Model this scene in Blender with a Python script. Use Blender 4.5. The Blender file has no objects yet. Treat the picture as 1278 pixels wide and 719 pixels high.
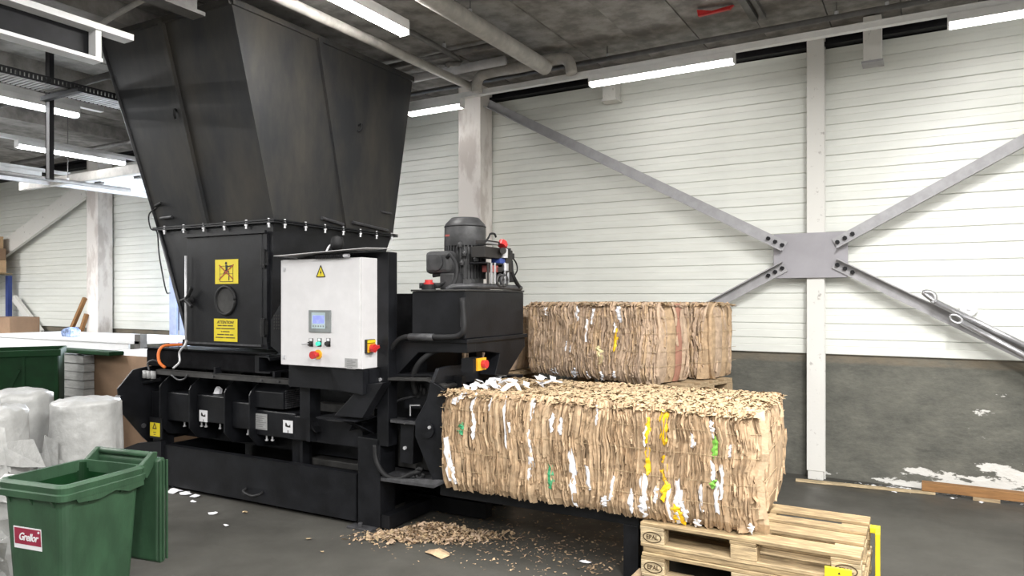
import bpy, bmesh, math, random
from mathutils import Vector, Matrix, noise
C = bpy.context.scene.collection
R = math.radians
SC = bpy.context.scene

# ------------------------------------------------------------------ camera, world, light, exposure
F, CX, HY, H = 890.0, 639.0, 373.0, 1.78            # focal length in px, centre, horizon row, eye height
PHI = math.atan(F / 1529.0)                           # heading against the wall
PHM = math.atan(F / 1639.0)                           # heading against the baler (stands 1.7 deg off the wall)
DEL = PHI - PHM
cam = bpy.data.cameras.new('camera'); cam.sensor_width = 36; cam.lens = F / 1278 * 36
cam.shift_y = (HY - 359.5) / 1278; cam.clip_start = 0.05
co = bpy.data.objects.new('camera', cam); C.objects.link(co)
co.location = (0, 0, H); co.rotation_euler = (R(90), 0, PHI); SC.camera = co
SC.view_settings.view_transform = 'Standard'; SC.view_settings.look = 'None'
SC.view_settings.gamma = 1; SC.view_settings.use_curve_mapping = False
SC.view_settings.exposure = 3.3
SC.cycles.max_bounces = 6; SC.cycles.diffuse_bounces = 4; SC.cycles.sample_clamp_indirect = 8
LAMP = 1.25                                           # radiance of every LED diffuser
w = bpy.data.worlds.new('world'); SC.world = w; w.use_nodes = True
bg = w.node_tree.nodes['Background']; bg.inputs[0].default_value = (0.82, 0.9, 1.0, 1); bg.inputs[1].default_value = 2.2

def area(loc, sx, sy, e, rz=0):
    l = bpy.data.lights.new('unseen_ceiling_light', 'AREA'); l.shape = 'RECTANGLE'; l.size = sx; l.size_y = sy
    l.energy = e; l.color = (1.0, 0.985, 0.96)
    o = bpy.data.objects.new('unseen_ceiling_light', l); C.objects.link(o); o.location = loc; o.rotation_euler = (0, 0, rz)
LE = 14.6
for x, y, rz, k in ((2.3, 6.9, 0, .08), (-6.4, 6.1, 0, .75), (-3.85, 1.6, 90, .35), (-3.85, -1.2, 90, .9), (0.3, 3.9, 90, 1.9), (0.3, 1.2, 90, 2.2), (0.3, -2, 90, 1.9),  # the unseen lamp behind the hopper is added to brighten wall and column
                    (3.6, 3.2, 90, 1.15), (3.6, 0.4, 90, 1.4), (3.6, -2.4, 90, 1.6), (-7.65, 0.6, 90, .35), (-7.65, -2, 90, .4), (-9.9, 2.6, 90, 1.0), (-9.9, 0, 90, 1.2),
                    (-12.1, 2.4, 90, 1.3), (-12.1, -0.5, 90, 1.4), (-15.5, 3.4, 90, 1.5), (-15.5, 0.6, 90, 1.6)):
    area((x, y, 4.02), 1.5, 0.11, LE * k, R(rz))

# ------------------------------------------------------------------ helpers
def frame_ray(px, py, fr):
    p = PHM if fr == 'm' else PHI
    u = (px - CX) / F; s, c = math.sin(p), math.cos(p)
    return (u * c - s, u * s + c, (HY - py) / F)
def at(px, py, fr='m', X=None, Y=None, Z=None):        # where a sight line meets a real plane of the place
    d = frame_ray(px, py, fr)
    t = X / d[0] if X is not None else Y / d[1] if Y is not None else (Z - H) / d[2]
    return Vector((d[0] * t, d[1] * t, H + d[2] * t))

MATS = {}
def mat(name, col, rough=.5, metal=0, var=.12, scale=8, bump=0, bscale=40, col2=None, mix=(.4, .65), emit=0, trans=0, alpha=1, coat=0, stretch=(1, 1, 1), spec=.5):
    m = bpy.data.materials.new(name); m.use_nodes = True; MATS[name] = m
    nt = m.node_tree; N = nt.nodes; L = nt.links; b = N['Principled BSDF']
    b.inputs['Roughness'].default_value = rough; b.inputs['Metallic'].default_value = metal
    b.inputs['Specular IOR Level'].default_value = spec
    if coat: b.inputs['Coat Weight'].default_value = coat
    if trans: b.inputs['Transmission Weight'].default_value = trans
    if alpha < 1: b.inputs['Alpha'].default_value = alpha
    tc = N.new('ShaderNodeTexCoord'); mp = N.new('ShaderNodeMapping'); mp.inputs['Scale'].default_value = stretch
    L.new(tc.outputs['Object'], mp.inputs['Vector'])
    n = N.new('ShaderNodeTexNoise'); n.inputs['Scale'].default_value = scale; n.inputs['Detail'].default_value = 6
    L.new(mp.outputs[0], n.inputs['Vector'])
    r = N.new('ShaderNodeValToRGB'); e = r.color_ramp.elements; n.inputs['Roughness'].default_value = .62
    e[0].position, e[1].position = mix
    c2 = col2 or [min(1, c * (1 + var)) for c in col]
    c1 = col if col2 else [c * (1 - var) for c in col]
    e[0].color = (*c1, 1); e[1].color = (*c2, 1)
    L.new(n.outputs['Fac'], r.inputs['Fac']); L.new(r.outputs['Color'], b.inputs['Base Color'])
    if bump:
        n2 = N.new('ShaderNodeTexNoise'); n2.inputs['Scale'].default_value = bscale; n2.inputs['Detail'].default_value = 5
        L.new(mp.outputs[0], n2.inputs['Vector'])
        bp = N.new('ShaderNodeBump'); bp.inputs['Strength'].default_value = bump; bp.inputs['Distance'].default_value = .02
        L.new(n2.outputs['Fac'], bp.inputs['Height']); L.new(bp.outputs[0], b.inputs['Normal'])
    if emit:
        b.inputs['Emission Color'].default_value = (*col, 1); b.inputs['Emission Strength'].default_value = emit
    m['ramp'] = r.name
    return m

class MB:
    def __init__(s): s.v = []; s.f = []; s.m = []; s.cur = 0
    def add(s, vs, fs):
        o = len(s.v); s.v += [tuple(v) for v in vs]
        for f in fs: s.f.append([i + o for i in f]); s.m.append(s.cur)
        return s
    def box(s, x0, x1, y0, y1, z0, z1):
        return s.add([(x, y, z) for z in (z0, z1) for y in (y0, y1) for x in (x0, x1)],
                     [(0, 2, 3, 1), (4, 5, 7, 6), (0, 1, 5, 4), (2, 6, 7, 3), (0, 4, 6, 2), (1, 3, 7, 5)])
    def obox(s, c, ax, ay, az, sx, sy, sz):            # oriented box, half sizes along unit axes
        c = Vector(c); a, b, d = Vector(ax).normalized() * sx, Vector(ay).normalized() * sy, Vector(az).normalized() * sz
        return s.add([c + a * i + b * j + d * k for k in (-1, 1) for j in (-1, 1) for i in (-1, 1)],
                     [(0, 2, 3, 1), (4, 5, 7, 6), (0, 1, 5, 4), (2, 6, 7, 3), (0, 4, 6, 2), (1, 3, 7, 5)])
    def bar(s, p, q, wd, th, up=(0, 0, 1)):
        p, q = Vector(p), Vector(q); d = (q - p); a = d.normalized(); b = a.cross(Vector(up)).normalized(); c = b.cross(a)
        return s.obox((p + q) / 2, a, b, c, d.length / 2, wd / 2, th / 2)
    def prism(s, pts, d):                                # polygon of 3-D points swept by vector d
        n = len(pts); d = Vector(d); pts = [Vector(p) for p in pts]
        vs = pts + [p + d for p in pts]
        fs = [list(range(n))[::-1], [i + n for i in range(n)]] + [(i, (i + 1) % n, (i + 1) % n + n, i + n) for i in range(n)]
        return s.add(vs, fs)
    def cyl(s, p, q, r, n=12, r2=None):
        p, q = Vector(p), Vector(q); a = (q - p).normalized(); r2 = r if r2 is None else r2
        u = a.orthogonal().normalized(); w_ = a.cross(u)
        ring = lambda c, rr: [c + (u * math.cos(2 * math.pi * i / n) + w_ * math.sin(2 * math.pi * i / n)) * rr for i in range(n)]
        return s.add(ring(p, r) + ring(q, r2), [tuple(range(n))[::-1], tuple(range(n, 2 * n))] + [(i, (i + 1) % n, (i + 1) % n + n, i + n) for i in range(n)])
    def tube(s, pts, r, n=8, sub=6):
        P = [Vector(p) for p in pts]; Q = []
        if len(P) > 2 and sub > 1:
            E = [P[0] * 2 - P[1]] + P + [P[-1] * 2 - P[-2]]
            for i in range(1, len(E) - 2):
                for k in range(sub):
                    t = k / sub; a, b, c, d = E[i - 1:i + 3]
                    Q.append(.5 * (2 * b + (c - a) * t + (2 * a - 5 * b + 4 * c - d) * t * t + (3 * b - a - 3 * c + d) * t ** 3))
            Q.append(P[-1])
        else: Q = P
        u = (Q[1] - Q[0]).orthogonal().normalized(); vs = []
        for i, p in enumerate(Q):
            a = (Q[min(i + 1, len(Q) - 1)] - Q[max(i - 1, 0)]).normalized()
            u = (u - a * u.dot(a)).normalized(); w_ = a.cross(u)
            vs += [p + (u * math.cos(2 * math.pi * k / n) + w_ * math.sin(2 * math.pi * k / n)) * r for k in range(n)]
        m = len(Q)
        fs = [(i * n + k, i * n + (k + 1) % n, (i + 1) * n + (k + 1) % n, (i + 1) * n + k) for i in range(m - 1) for k in range(n)]
        return s.add(vs, fs + [tuple(range(n))[::-1], tuple(range((m - 1) * n, m * n))])
    def lathe(s, c, prof, n=24):                          # (radius, z) profile about a vertical axis
        vs = [(c[0] + r * math.cos(2 * math.pi * k / n), c[1] + r * math.sin(2 * math.pi * k / n), c[2] + z) for r, z in prof for k in range(n)]
        m = len(prof)
        fs = [(i * n + k, i * n + (k + 1) % n, (i + 1) * n + (k + 1) % n, (i + 1) * n + k) for i in range(m - 1) for k in range(n)]
        return s.add(vs, fs + [tuple(range(n))[::-1], tuple(range((m - 1) * n, m * n))])

def mesh(name, mb, mats, org=(0, 0, 0), smooth=False):
    me = bpy.data.meshes.new(name)
    o = Vector(org)
    me.from_pydata([tuple(Vector(v) - o) for v in mb.v], [], mb.f)
    for m in (mats if isinstance(mats, (list, tuple)) else [mats]): me.materials.append(MATS[m] if isinstance(m, str) else m)
    me.polygons.foreach_set('material_index', mb.m)
    bm = bmesh.new(); bm.from_mesh(me)
    if not getattr(mb, 'open', False): bmesh.ops.recalc_face_normals(bm, faces=bm.faces)
    bm.to_mesh(me); bm.free()
    if smooth: me.polygons.foreach_set('use_smooth', [True] * len(me.polygons)); 
    me.update(); return me
ORG = {}
def place(o, org, fr, rz=0):
    v = Vector(org)
    if fr == 'm':
        v = Matrix.Rotation(DEL, 3, 'Z') @ v; o.rotation_euler = (0, 0, DEL + rz)
    else: o.rotation_euler = (0, 0, rz)
    o.location = v
def tag(o, label=None, cat=None, group=None, kind=None):
    if label: o['label'] = label
    if cat: o['category'] = cat
    if group: o['group'] = group
    if kind: o['kind'] = kind
    return o
def bevel(o, wd, seg=2):
    b = o.modifiers.new('bevel', 'BEVEL'); b.width = wd; b.segments = seg; b.limit_method = 'ANGLE'; b.angle_limit = R(40)
def thing(name, label, cat, org=(0, 0, 0), fr='m', group=None, rz=0, kind=None, own=False):
    o = bpy.data.objects.new(name, None); o.empty_display_size = .1; C.objects.link(o)
    place(o, org, fr, rz); ORG[o.name] = Vector((0, 0, 0)) if own else Vector(org)
    return tag(o, label, cat, group, kind)
def part(name, mb, mats, parent, label=None, bev=0, smooth=False, kind=None):
    r = parent
    while r.parent: r = r.parent
    me = mesh(name, mb, mats, ORG.get(r.name, (0, 0, 0)), smooth)
    o = bpy.data.objects.new(name, me); C.objects.link(o); o.parent = parent
    if bev: bevel(o, bev)
    return tag(o, label, kind=kind)
def single(name, label, cat, mb, mats, org=(0, 0, 0), fr='w', group=None, bev=0, smooth=False, kind=None, own=False, rz=0):
    me = mesh(name, mb, mats, (0, 0, 0) if own else org, smooth)
    o = bpy.data.objects.new(name, me); C.objects.link(o); place(o, org, fr, rz)
    ORG[o.name] = Vector((0, 0, 0)) if own else Vector(org)
    if bev: bevel(o, bev)
    return tag(o, label, cat, group, kind)
def struct(name, mb, mats, parent=None, bev=0):
    o = bpy.data.objects.new(name, mesh(name, mb, mats)); C.objects.link(o); o['kind'] = 'structure'
    if parent: o.parent = parent
    if bev: bevel(o, bev)
    return o
def text(body, size, parent, m, c, xdir, zdir, name='lettering', shear=0, ext=.0008, spacing=1, label=None, sx=1):
    cu = bpy.data.curves.new(name, 'FONT'); cu.body = body; cu.size = size; cu.align_x = 'CENTER'; cu.align_y = 'CENTER'
    cu.extrude = ext; cu.offset = size * .02; cu.shear = shear; cu.space_character = spacing; cu.materials.append(MATS[m]); cu.resolution_u = 3
    f_ = bpy.data.objects.new(name, cu); me = bpy.data.meshes.new_from_object(f_); bpy.data.objects.remove(f_)
    if not me.materials: me.materials.append(MATS[m])
    o = bpy.data.objects.new(name, me); C.objects.link(o); o.parent = parent
    r = parent
    while r.parent: r = r.parent
    x = Vector(xdir).normalized(); y = Vector(zdir).normalized(); z = x.cross(y)
    M = Matrix((x, y, z)).transposed().to_4x4(); M.translation = Vector(c) - ORG.get(r.name, Vector((0, 0, 0)))
    o.matrix_local = M @ Matrix.Diagonal((sx, 1, 1, 1))
    return tag(o, label)

# ------------------------------------------------------------------ materials
mat('black_paint', (.0085, .009, .011), .42, spec=.28, var=.35, scale=5, bump=.04, bscale=60)
mat('black_matte', (.009, .009, .010), .95, var=.3, spec=.05)
mat('black_dust', (.03, .029, .028), .7, var=.4, scale=7)
mat('hopper_paint', (.022, .023, .025), .5, spec=.3, col2=(.052, .047, .040), scale=2.2, stretch=(1, 1, .35), bump=.03)
mat('edge_worn', (.05, .05, .054), .45, var=.3, scale=20)
mat('rubber', (.014, .014, .015), .6, spec=.3, var=.2)
mat('motor_grey', (.045, .045, .047), .5, var=.3, scale=12)
mat('steel', (.5, .5, .52), .35, metal=.8, var=.15)
mat('zinc', (.62, .62, .64), .4, metal=.5)
mat('cabinet_white', (.66, .65, .66), .4, var=.03)
mat('panel_white', (.78, .795, .75), .36, var=.05, scale=1.3, stretch=(1, 1, 5), bump=.01, bscale=6)
mat('column_paint', (.70, .69, .66), .6, col2=(.40, .38, .36), scale=14, mix=(.62, .70), bump=.05)
mat('plaster', (.82, .78, .75), .85, col2=(.60, .55, .52), scale=1.6, mix=(.50, .58), stretch=(1.6, 1.6, .6))
mat('brace_grey', (.36, .355, .37), .5, var=.1, scale=9)
mat('gusset_grey', (.32, .31, .335), .5, var=.06, scale=3)
mat('dark_steel', (.008, .008, .010), .5, spec=.25, var=.3)
mat('rail_white', (.72, .72, .72), .4, var=.05)
mat('led', (1, .985, .95), emit=LAMP, var=0); mat('led_hall', (1, .985, .95), emit=LAMP * 9, var=0); mat('led_far', (.95, .97, 1.0), emit=LAMP * 2.4, var=0)
mat('pipe_grey', (.42, .40, .37), .55, var=.15)
mat('pipe_dark', (.12, .115, .11), .5, var=.2)
mat('pipe_light', (.5, .5, .52), .4, var=.1)
mat('red', (.55, .03, .03), .4); mat('red_dull', (.30, .07, .06), .5)
mat('yellow', (.80, .62, .02), .5, var=.05); mat('yellow_sign', (.72, .58, .02), .45, var=.04)
mat('orange', (.75, .18, .03), .5); mat('orange_yellow', (.85, .42, .02), .5)
mat('ink', (.015, .013, .012), .6); mat('ink_brown', (.07, .045, .02), .7); mat('ink_red', (.35, .06, .02), .6); mat('ink_grey', (.2, .2, .2), .6)
mat('label_white', (.72, .72, .74), .5, var=.04); mat('plate_grey', (.34, .34, .34), .5, var=.1, scale=60)
mat('screen_grey', (.2, .22, .22), .5); mat('screen_pale', (.42, .52, .55), .4)
mat('screen_blue', (.20, .23, .85), .3, emit=.09, var=.2, scale=30)
mat('green_lamp', (.05, .6, .4), .3, emit=.06)
mat('bin_green', (.026, .068, .034), .5, var=.25, scale=5, bump=.06, bscale=90, stretch=(1, 1, .5))
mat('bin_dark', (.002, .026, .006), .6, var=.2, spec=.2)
mat('label_red', (.28, .02, .05), .5)
mat('film', (.44, .44, .43), .28, var=.12, scale=6, trans=.15, bump=.7, bscale=11)
mat('film_inner', (.45, .49, .52), .35, var=.1)
mat('kraft0', (0.477, 0.338, 0.210), .85, var=.2, scale=14, bump=.2, bscale=60)
mat('kraft1', (0.432, 0.303, 0.185), .85, var=.2, scale=14, bump=.2, bscale=60)
mat('kraft2', (0.525, 0.383, 0.244), .85, var=.15, scale=14, bump=.2, bscale=60)
mat('kraft3', (0.379, 0.264, 0.161), .9, var=.25, scale=14)
mat('kraft4', (0.449, 0.329, 0.230), .85, var=.2, scale=14, bump=.2)
mat('kraft5', (0.410, 0.299, 0.214), .85, var=.2, scale=14, bump=.2)
mat('kraft_core', (.28, .185, .11), .95, var=.4, scale=20)
mat('kraft_pale', (.41, .305, .18), .85, var=.2, scale=20)
mat('kraft_pink', (.33, .16, .11), .8, var=.1)
mat('paper', (.80, .80, .83), .7, col2=(.62, .63, .72), scale=18, mix=(.58, .7))
mat('paper_yellow', (.85, .52, .01), .6, var=.08); mat('paper_green', (.05, .35, .16), .6); mat('paper_lime', (.22, .55, .08), .6); mat('paper_cream', (.8, .72, .4), .7)
mat('carton', (.25, .16, .10), .8, var=.1, scale=3); mat('carton_light', (.5, .34, .2), .8, var=.1)
for i, c in enumerate(((.43, .32, .185), (.35, .255, .14), (.48, .375, .23))):
    mat('wood%d' % i, c, .75, var=.34, scale=7, stretch=(1, 9, 9), bump=.2, bscale=12)
mat('wood_dark', (.34, .25, .15), .8, var=.25, scale=9, stretch=(1, 12, 12)); mat('wood_brown', (.28, .14, .05), .7, var=.2, scale=7, stretch=(1, 10, 10))
mat('block_grey', (.30, .30, .29), .8, var=.15, scale=5, stretch=(1, 1, 5))
mat('blue', (.03, .06, .25), .5); mat('blue_film', (.3, .4, .75), .4, var=.6, scale=18)
mat('table_white', (.82, .83, .85), .5, var=.02)
mat('door_white', (.75, .77, .80), .5, var=.04)
mat('strip_blue', (.45, .52, .75), .35, var=.1)
mat('concrete_ceiling', (.30, .285, .265), .9, col2=(.15, .14, .13), scale=3.2, mix=(.40, .60), bump=.25, bscale=14)
mat('outside', (.6, .6, .58), .9)
mat('hall_wall', (.55, .55, .53), .9, var=.08, scale=1)

def floor_mat():
    m = mat('floor_concrete', (.088, .085, .075), .48, spec=.3, col2=(.052, .050, .044), scale=.9, mix=(.35, .68), bump=.05, bscale=25)
    N, L = m.node_tree.nodes, m.node_tree.links; b = N['Principled BSDF']
    tc = N['Texture Coordinate']; n = N.new('ShaderNodeTexNoise'); n.inputs['Scale'].default_value = 4; n.inputs['Detail'].default_value = 8
    L.new(tc.outputs['Object'], n.inputs['Vector'])
    r = N.new('ShaderNodeMapRange'); r.inputs['From Min'].default_value = .3; r.inputs['From Max'].default_value = .7
    r.inputs['To Min'].default_value = .36; r.inputs['To Max'].default_value = .62
    L.new(n.outputs['Fac'], r.inputs['Value']); L.new(r.outputs[0], b.inputs['Roughness'])
floor_mat()
def plinth_mat():                                       # rough grey concrete, paint peeling off near its foot
    m = mat('plinth_concrete', (.165, .162, .138), .9, col2=(.082, .083, .073), scale=3.4, mix=(.36, .66), bump=.5, bscale=16, stretch=(.8, 1, 1.3))
    N, L = m.node_tree.nodes, m.node_tree.links; b = N['Principled BSDF']; base = N[m['ramp']]
    N['Noise Texture'].inputs['Roughness'].default_value = .78; N['Noise Texture'].inputs['Detail'].default_value = 11
    tc = N['Texture Coordinate']; sx = N.new('ShaderNodeSeparateXYZ'); L.new(tc.outputs['Object'], sx.inputs[0])
    def mr(sock, a, c, d, e):
        q = N.new('ShaderNodeMapRange'); L.new(sock, q.inputs['Value'])
        for k, v in zip(('From Min', 'From Max', 'To Min', 'To Max'), (a, c, d, e)): q.inputs[k].default_value = v
        return q.outputs[0]
    def mth(op, a, c):
        q = N.new('ShaderNodeMath'); q.operation = op
        for i, v in enumerate((a, c)):
            if isinstance(v, float): q.inputs[i].default_value = v
            else: L.new(v, q.inputs[i])
        return q.outputs[0]
    n = N.new('ShaderNodeTexNoise'); n.inputs['Scale'].default_value = 3.6; n.inputs['Detail'].default_value = 9; n.inputs['Roughness'].default_value = .62
    mp = N.new('ShaderNodeMapping'); mp.inputs['Scale'].default_value = (1, 1, 2.6); L.new(tc.outputs['Object'], mp.inputs[0]); L.new(mp.outputs[0], n.inputs['Vector'])
    hgt = mr(sx.outputs['Z'], 0.02, .36, .27, -.14); rgt = mr(sx.outputs['X'], -.50, 0.25, -.24, .07)
    s = mth('ADD', mth('ADD', n.outputs['Fac'], hgt), rgt)
    fac = mr(s, .60, .625, 0., 1.)
    mix = N.new('ShaderNodeMix'); mix.data_type = 'RGBA'; L.new(fac, mix.inputs['Factor']); L.new(base.outputs[0], mix.inputs['A'])
    mix.inputs['B'].default_value = (.66, .65, .62, 1)
    band = mth('MULTIPLY', mr(sx.outputs['Z'], 1.13, 1.16, 0., 1.), mr(n.outputs['Fac'], .35, .6, .15, .8))   # brown mortar course under the panels
    mx2 = N.new('ShaderNodeMix'); mx2.data_type = 'RGBA'; L.new(band, mx2.inputs['Factor']); L.new(mix.outputs['Result'], mx2.inputs['A'])
    mx2.inputs['B'].default_value = (.20, .165, .12, 1)
    L.new(mx2.outputs['Result'], b.inputs['Base Color'])
plinth_mat()

# ------------------------------------------------------------------ setting
X0, X1, Y0, YW, ZC = -20.0, 6.0, -6.0, 7.7, 4.43
DX0, DX1, DZ = -11.25, -8.1, 3.5                        # the open goods door
struct('floor', MB().box(X0, X1, Y0, YW + .3, -.2, 0), 'floor_concrete')
struct('outdoor_ground', MB().box(-30, 6, YW + .3, 30, -.2, -.02), 'outside')
wb = struct('wall_back', MB().box(X0, DX0, YW + .02, YW + .3, 0, 1.23).box(DX1, X1, YW + .02, YW + .3, 0, 1.23), 'plinth_concrete')
struct('wall_back_core', MB().box(X0, DX0, YW + .06, YW + .3, 1.23, ZC).box(DX1, X1, YW + .06, YW + .3, 1.23, ZC).box(DX0, DX1, YW + .06, YW + .3, DZ, ZC), 'dark_steel', wb)
PH = (4.262 - 1.23) / 20
def plank_mesh(L):
    prof = [(.008, 0), (.0, .006), (.0, PH * .50), (.003, PH * .515), (.003, PH * .545), (0, PH * .56), (0, PH - .006), (.008, PH - .002), (.05, PH - .002), (.05, .0)]
    mb = MB(); mb.prism([(0, y, z) for y, z in prof], (L, 0, 0)); return mesh('wall_plank', mb, 'panel_white')
for a, b_, lo in ((X0, -13.15, 0), (-13.14, DX0 - .02, 0), (DX0, DX1, 15), (DX1 + .02, -4.92, 0), (-4.91, -.96, 0), (-.95, X1, 0)):
    me = plank_mesh(b_ - a)
    for i in range(lo, 20):
        o = bpy.data.objects.new('wall_plank', me); C.objects.link(o); o.parent = wb
        o.location = (a, YW - .012 - .002 * ((i * 7) % 3), 1.23 + i * PH); o['kind'] = 'structure'
struct('wall_left', MB().box(X0 - .2, X0, Y0, YW, 0, ZC), 'hall_wall')
struct('wall_right', MB().box(X1, X1 + .2, Y0, YW, 0, ZC), 'hall_wall')
struct('wall_front', MB().box(X0, X1, Y0 - .2, Y0, 0, ZC), 'hall_wall')
ce = struct('ceiling', MB().box(X0, X1, Y0, YW + .3, ZC + .03, ZC + .25), 'dark_steel')
cs = mesh('ceiling_slab', MB().box(0, .592, Y0, YW, 0, .05), 'concrete_ceiling')
k = -20.0
while k < X1 - .1:
    o = bpy.data.objects.new('ceiling_slab', cs); C.objects.link(o); o.parent = ce; o.location = (k, 0, ZC - .004 * (round(k * 10) % 4)); o['kind'] = 'structure'; k += .6
struct('trim_1', MB().box(X0, X1, YW - .12, YW + .06, 4.27, 4.30).box(X0, X1, YW - .02, YW + .06, 4.30, 4.40).box(X0, X1, YW - .12, YW + .06, 4.39, 4.425), 'dark_steel')
# goods door: open leaf under the ceiling, side tracks
dr = struct('door_1', MB().box(DX0 + .02, DX1, 5.78, YW - .02, 3.56, 3.60), 'door_white')
struct('door_track', MB().box(DX0 - .07, DX0 - .005, 3.0, YW - .03, 3.47, 3.53).box(DX0 - .07, DX0 - .01, 3.0, YW - .03, 3.53, 3.58), 'pipe_light', dr)
struct('door_track', MB().box(DX0 - .02, DX0 + .16, YW - .06, YW - .02, 0, 3.45), 'strip_blue', dr)
struct('door_jamb', MB().box(DX0 + .20, DX0 + .34, YW - .02, YW + .25, 0, 3.45), 'strip_blue', dr)
struct('door_crossbar', MB().box(DX0 - .9, DX1 + .3, 5.70, 5.77, 3.46, 3.58), 'pipe_grey', dr)
for x in (-10.9, -9.9): struct('door_hinge', MB().box(x - .08, x + .08, 6.2, 6.26, 3.53, 3.56), 'pipe_dark', dr)

# columns
def column(label, x0, x1, y0, y1, m, name='column'):
    return single(name, label, 'column', MB().box(x0, x1, y0, y1, 0, ZC - .01), m, ((x0 + x1) / 2, (y0 + y1) / 2, 0), bev=.006)
column('thick plastered white column behind the motor of the baler', -5.068, -4.741, 7.372, 7.65, 'plaster')
column('plastered column with trowel patches at far left by the open door', -13.32, -12.96, 7.376, 7.65, 'plaster')
cb = thing('steel_column', 'slim painted steel column carrying the grey bracing plate', 'column', (-.95, 7.6, 0), 'w')
part('front_flange', MB().box(-1.027, -.867, 7.545, 7.56, .09, ZC - .02), 'column_paint', cb, bev=.003)
part('web', MB().box(-.955, -.94, 7.56, 7.66, .0, ZC - .02), 'column_paint', cb)
part('rear_flange', MB().box(-1.027, -.867, 7.64, 7.655, .0, ZC - .02), 'column_paint', cb)
part('base_block', MB().box(-1.02, -.875, 7.55, 7.64, 0, .14), 'column_paint', cb, bev=.01)
sb = thing('beam_stub', 'short grey post end hanging below the dark beam right of the column', 'beam', (-.44, 7.4, 4.3), 'w')
part('stub', MB().box(-.517, -.364, 7.4, 7.56, 3.99, ZC - .02), 'column_paint', sb, bev=.004)
part('end_plate', MB().box(-.53, -.35, 7.39, 7.57, 3.975, 3.995), 'brace_grey', sb)
s2 = at(752, 108, 'w', Y=7.5); s3 = at(768, 122, 'w', Y=7.5)
single('bracket', 'small grey bracket on the panel wall under the long lamp', 'bracket', MB().box(s2.x, s3.x, 7.5, 7.66, s3.z, s2.z + .12).box(s2.x - .02, s3.x + .02, 7.5, 7.66, s3.z - .02, s3.z), 'column_paint', (s2.x, 7.6, s3.z))

# cross bracing with bolted plate
xb = thing('cross_brace', 'grey steel cross bracing with bolted centre plate on panel wall', 'brace', (-.99, 7.5, 2.2), 'w')
part('gusset_plate', MB().box(-1.335, -.655, 7.515, 7.535, 1.985, 2.428), 'gusset_grey', xb, bev=.004)
def angle(p, q, up, wd=.10):
    mb = MB(); p, q = Vector(p), Vector(q); a = (q - p).normalized(); n = Vector((0, -1, 0)); side = a.cross(n).normalized() * up
    mb.obox((p + q) / 2 , a, side, n, (q - p).length / 2, wd / 2, .005)
    mb.obox((p + q) / 2 + side * (wd / 2) + n * .04, a, n, side, (q - p).length / 2, .045, .005)
    return mb
for p, q, up in (((-1.22, 7.5, 2.30), (-4.70, 7.5, 4.20), 1), ((-.77, 7.5, 2.31), (1.9, 7.5, 3.80), 1), ((-1.22, 7.5, 2.10), (-3.6, 7.5, .80), 1), ((-.77, 7.5, 2.12), (1.9, 7.5, .655), -1)):
    u2 = -1 if p[0] < -1 else 1
    low = q[2] < p[2]
    a_ = Vector(q) - Vector(p); sd = a_.normalized().cross(Vector((0, -1, 0)))
    want = 1 if (low) else -1                             # outstanding leg on top for the low pair, below for the high pair
    up = 1 if sd.z * want > 0 else -1
    part('brace', angle(p, q, up), 'brace_grey', xb)
    d = a_.normalized()
    for i in range(3):
        c = Vector(p) + d * (.03 + .075 * i) + Vector((0, -.005, 0))
        part('bolt', MB().cyl(c, c + Vector((0, -.03, 0)), .021, 6), 'dark_steel', xb)
lb = thing('diagonal_brace', 'pale diagonal brace on the wall left of the plastered far column', 'brace', (-15, 7.6, 2), 'w')
part('brace', MB().bar(at(108, 235, 'w', Y=7.55), at(-40, 345, 'w', Y=7.55), .34, .06, (0, 1, 0)), 'column_paint', lb)
part('brace', MB().bar(at(18, 372, 'w', Y=7.55), at(52, 416, 'w', Y=7.55), .14, .06, (0, 1, 0)), 'column_paint', lb)

# two steel rods lying on the lower right brace, wall washer
def rod(p, q, label, hook):
    t = thing('steel_bar', label, 'bar', p, 'w', group='bars on the brace')
    part('shaft', MB().tube([p, q], .026, 12, 1), 'steel', t, smooth=True)
    d = (Vector(q) - Vector(p)).normalized(); u = d.cross(Vector((0, -1, 0))); u = u if u.z > 0 else -u
    if hook:
        pts = [Vector(p) - d * (.07 + .055 * math.cos(a)) + u * (.055 * math.sin(a)) for a in (math.pi * .15, math.pi * .4, math.pi * .65, math.pi * .9, math.pi * 1.15)]
        part('hook', MB().tube([Vector(p)] + pts, .022, 8, 4), 'steel', t, smooth=True)
    else:
        pts = [Vector(p) - d * (.05 + .05 * math.cos(a)) + u * (.03 * math.sin(a)) for a in [i * math.pi / 4 for i in range(9)]]
        part('eye', MB().tube(pts, .013, 8, 3), 'steel', t, smooth=True)
Yb = 7.36
rod(at(1168, 377, 'w', Y=Yb), at(1330, 456, 'w', Y=Yb), 'upper steel bar with open hook end lying along brace', True)
rod(at(1200, 402, 'w', Y=Yb - .03), at(1330, 471, 'w', Y=Yb - .03), 'lower steel bar with closed eye end lying along brace', False)
c = at(1209, 385, 'w', Y=7.66)
single('wall_disc', 'round pale washer disc on white wall above the steel bars', 'washer', MB().cyl(c, c - Vector((0, .02, 0)), .07, 20).cyl(c - Vector((0, .02, 0)), c - Vector((0, .035, 0)), .015, 8), 'label_white', c, smooth=False)

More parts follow.
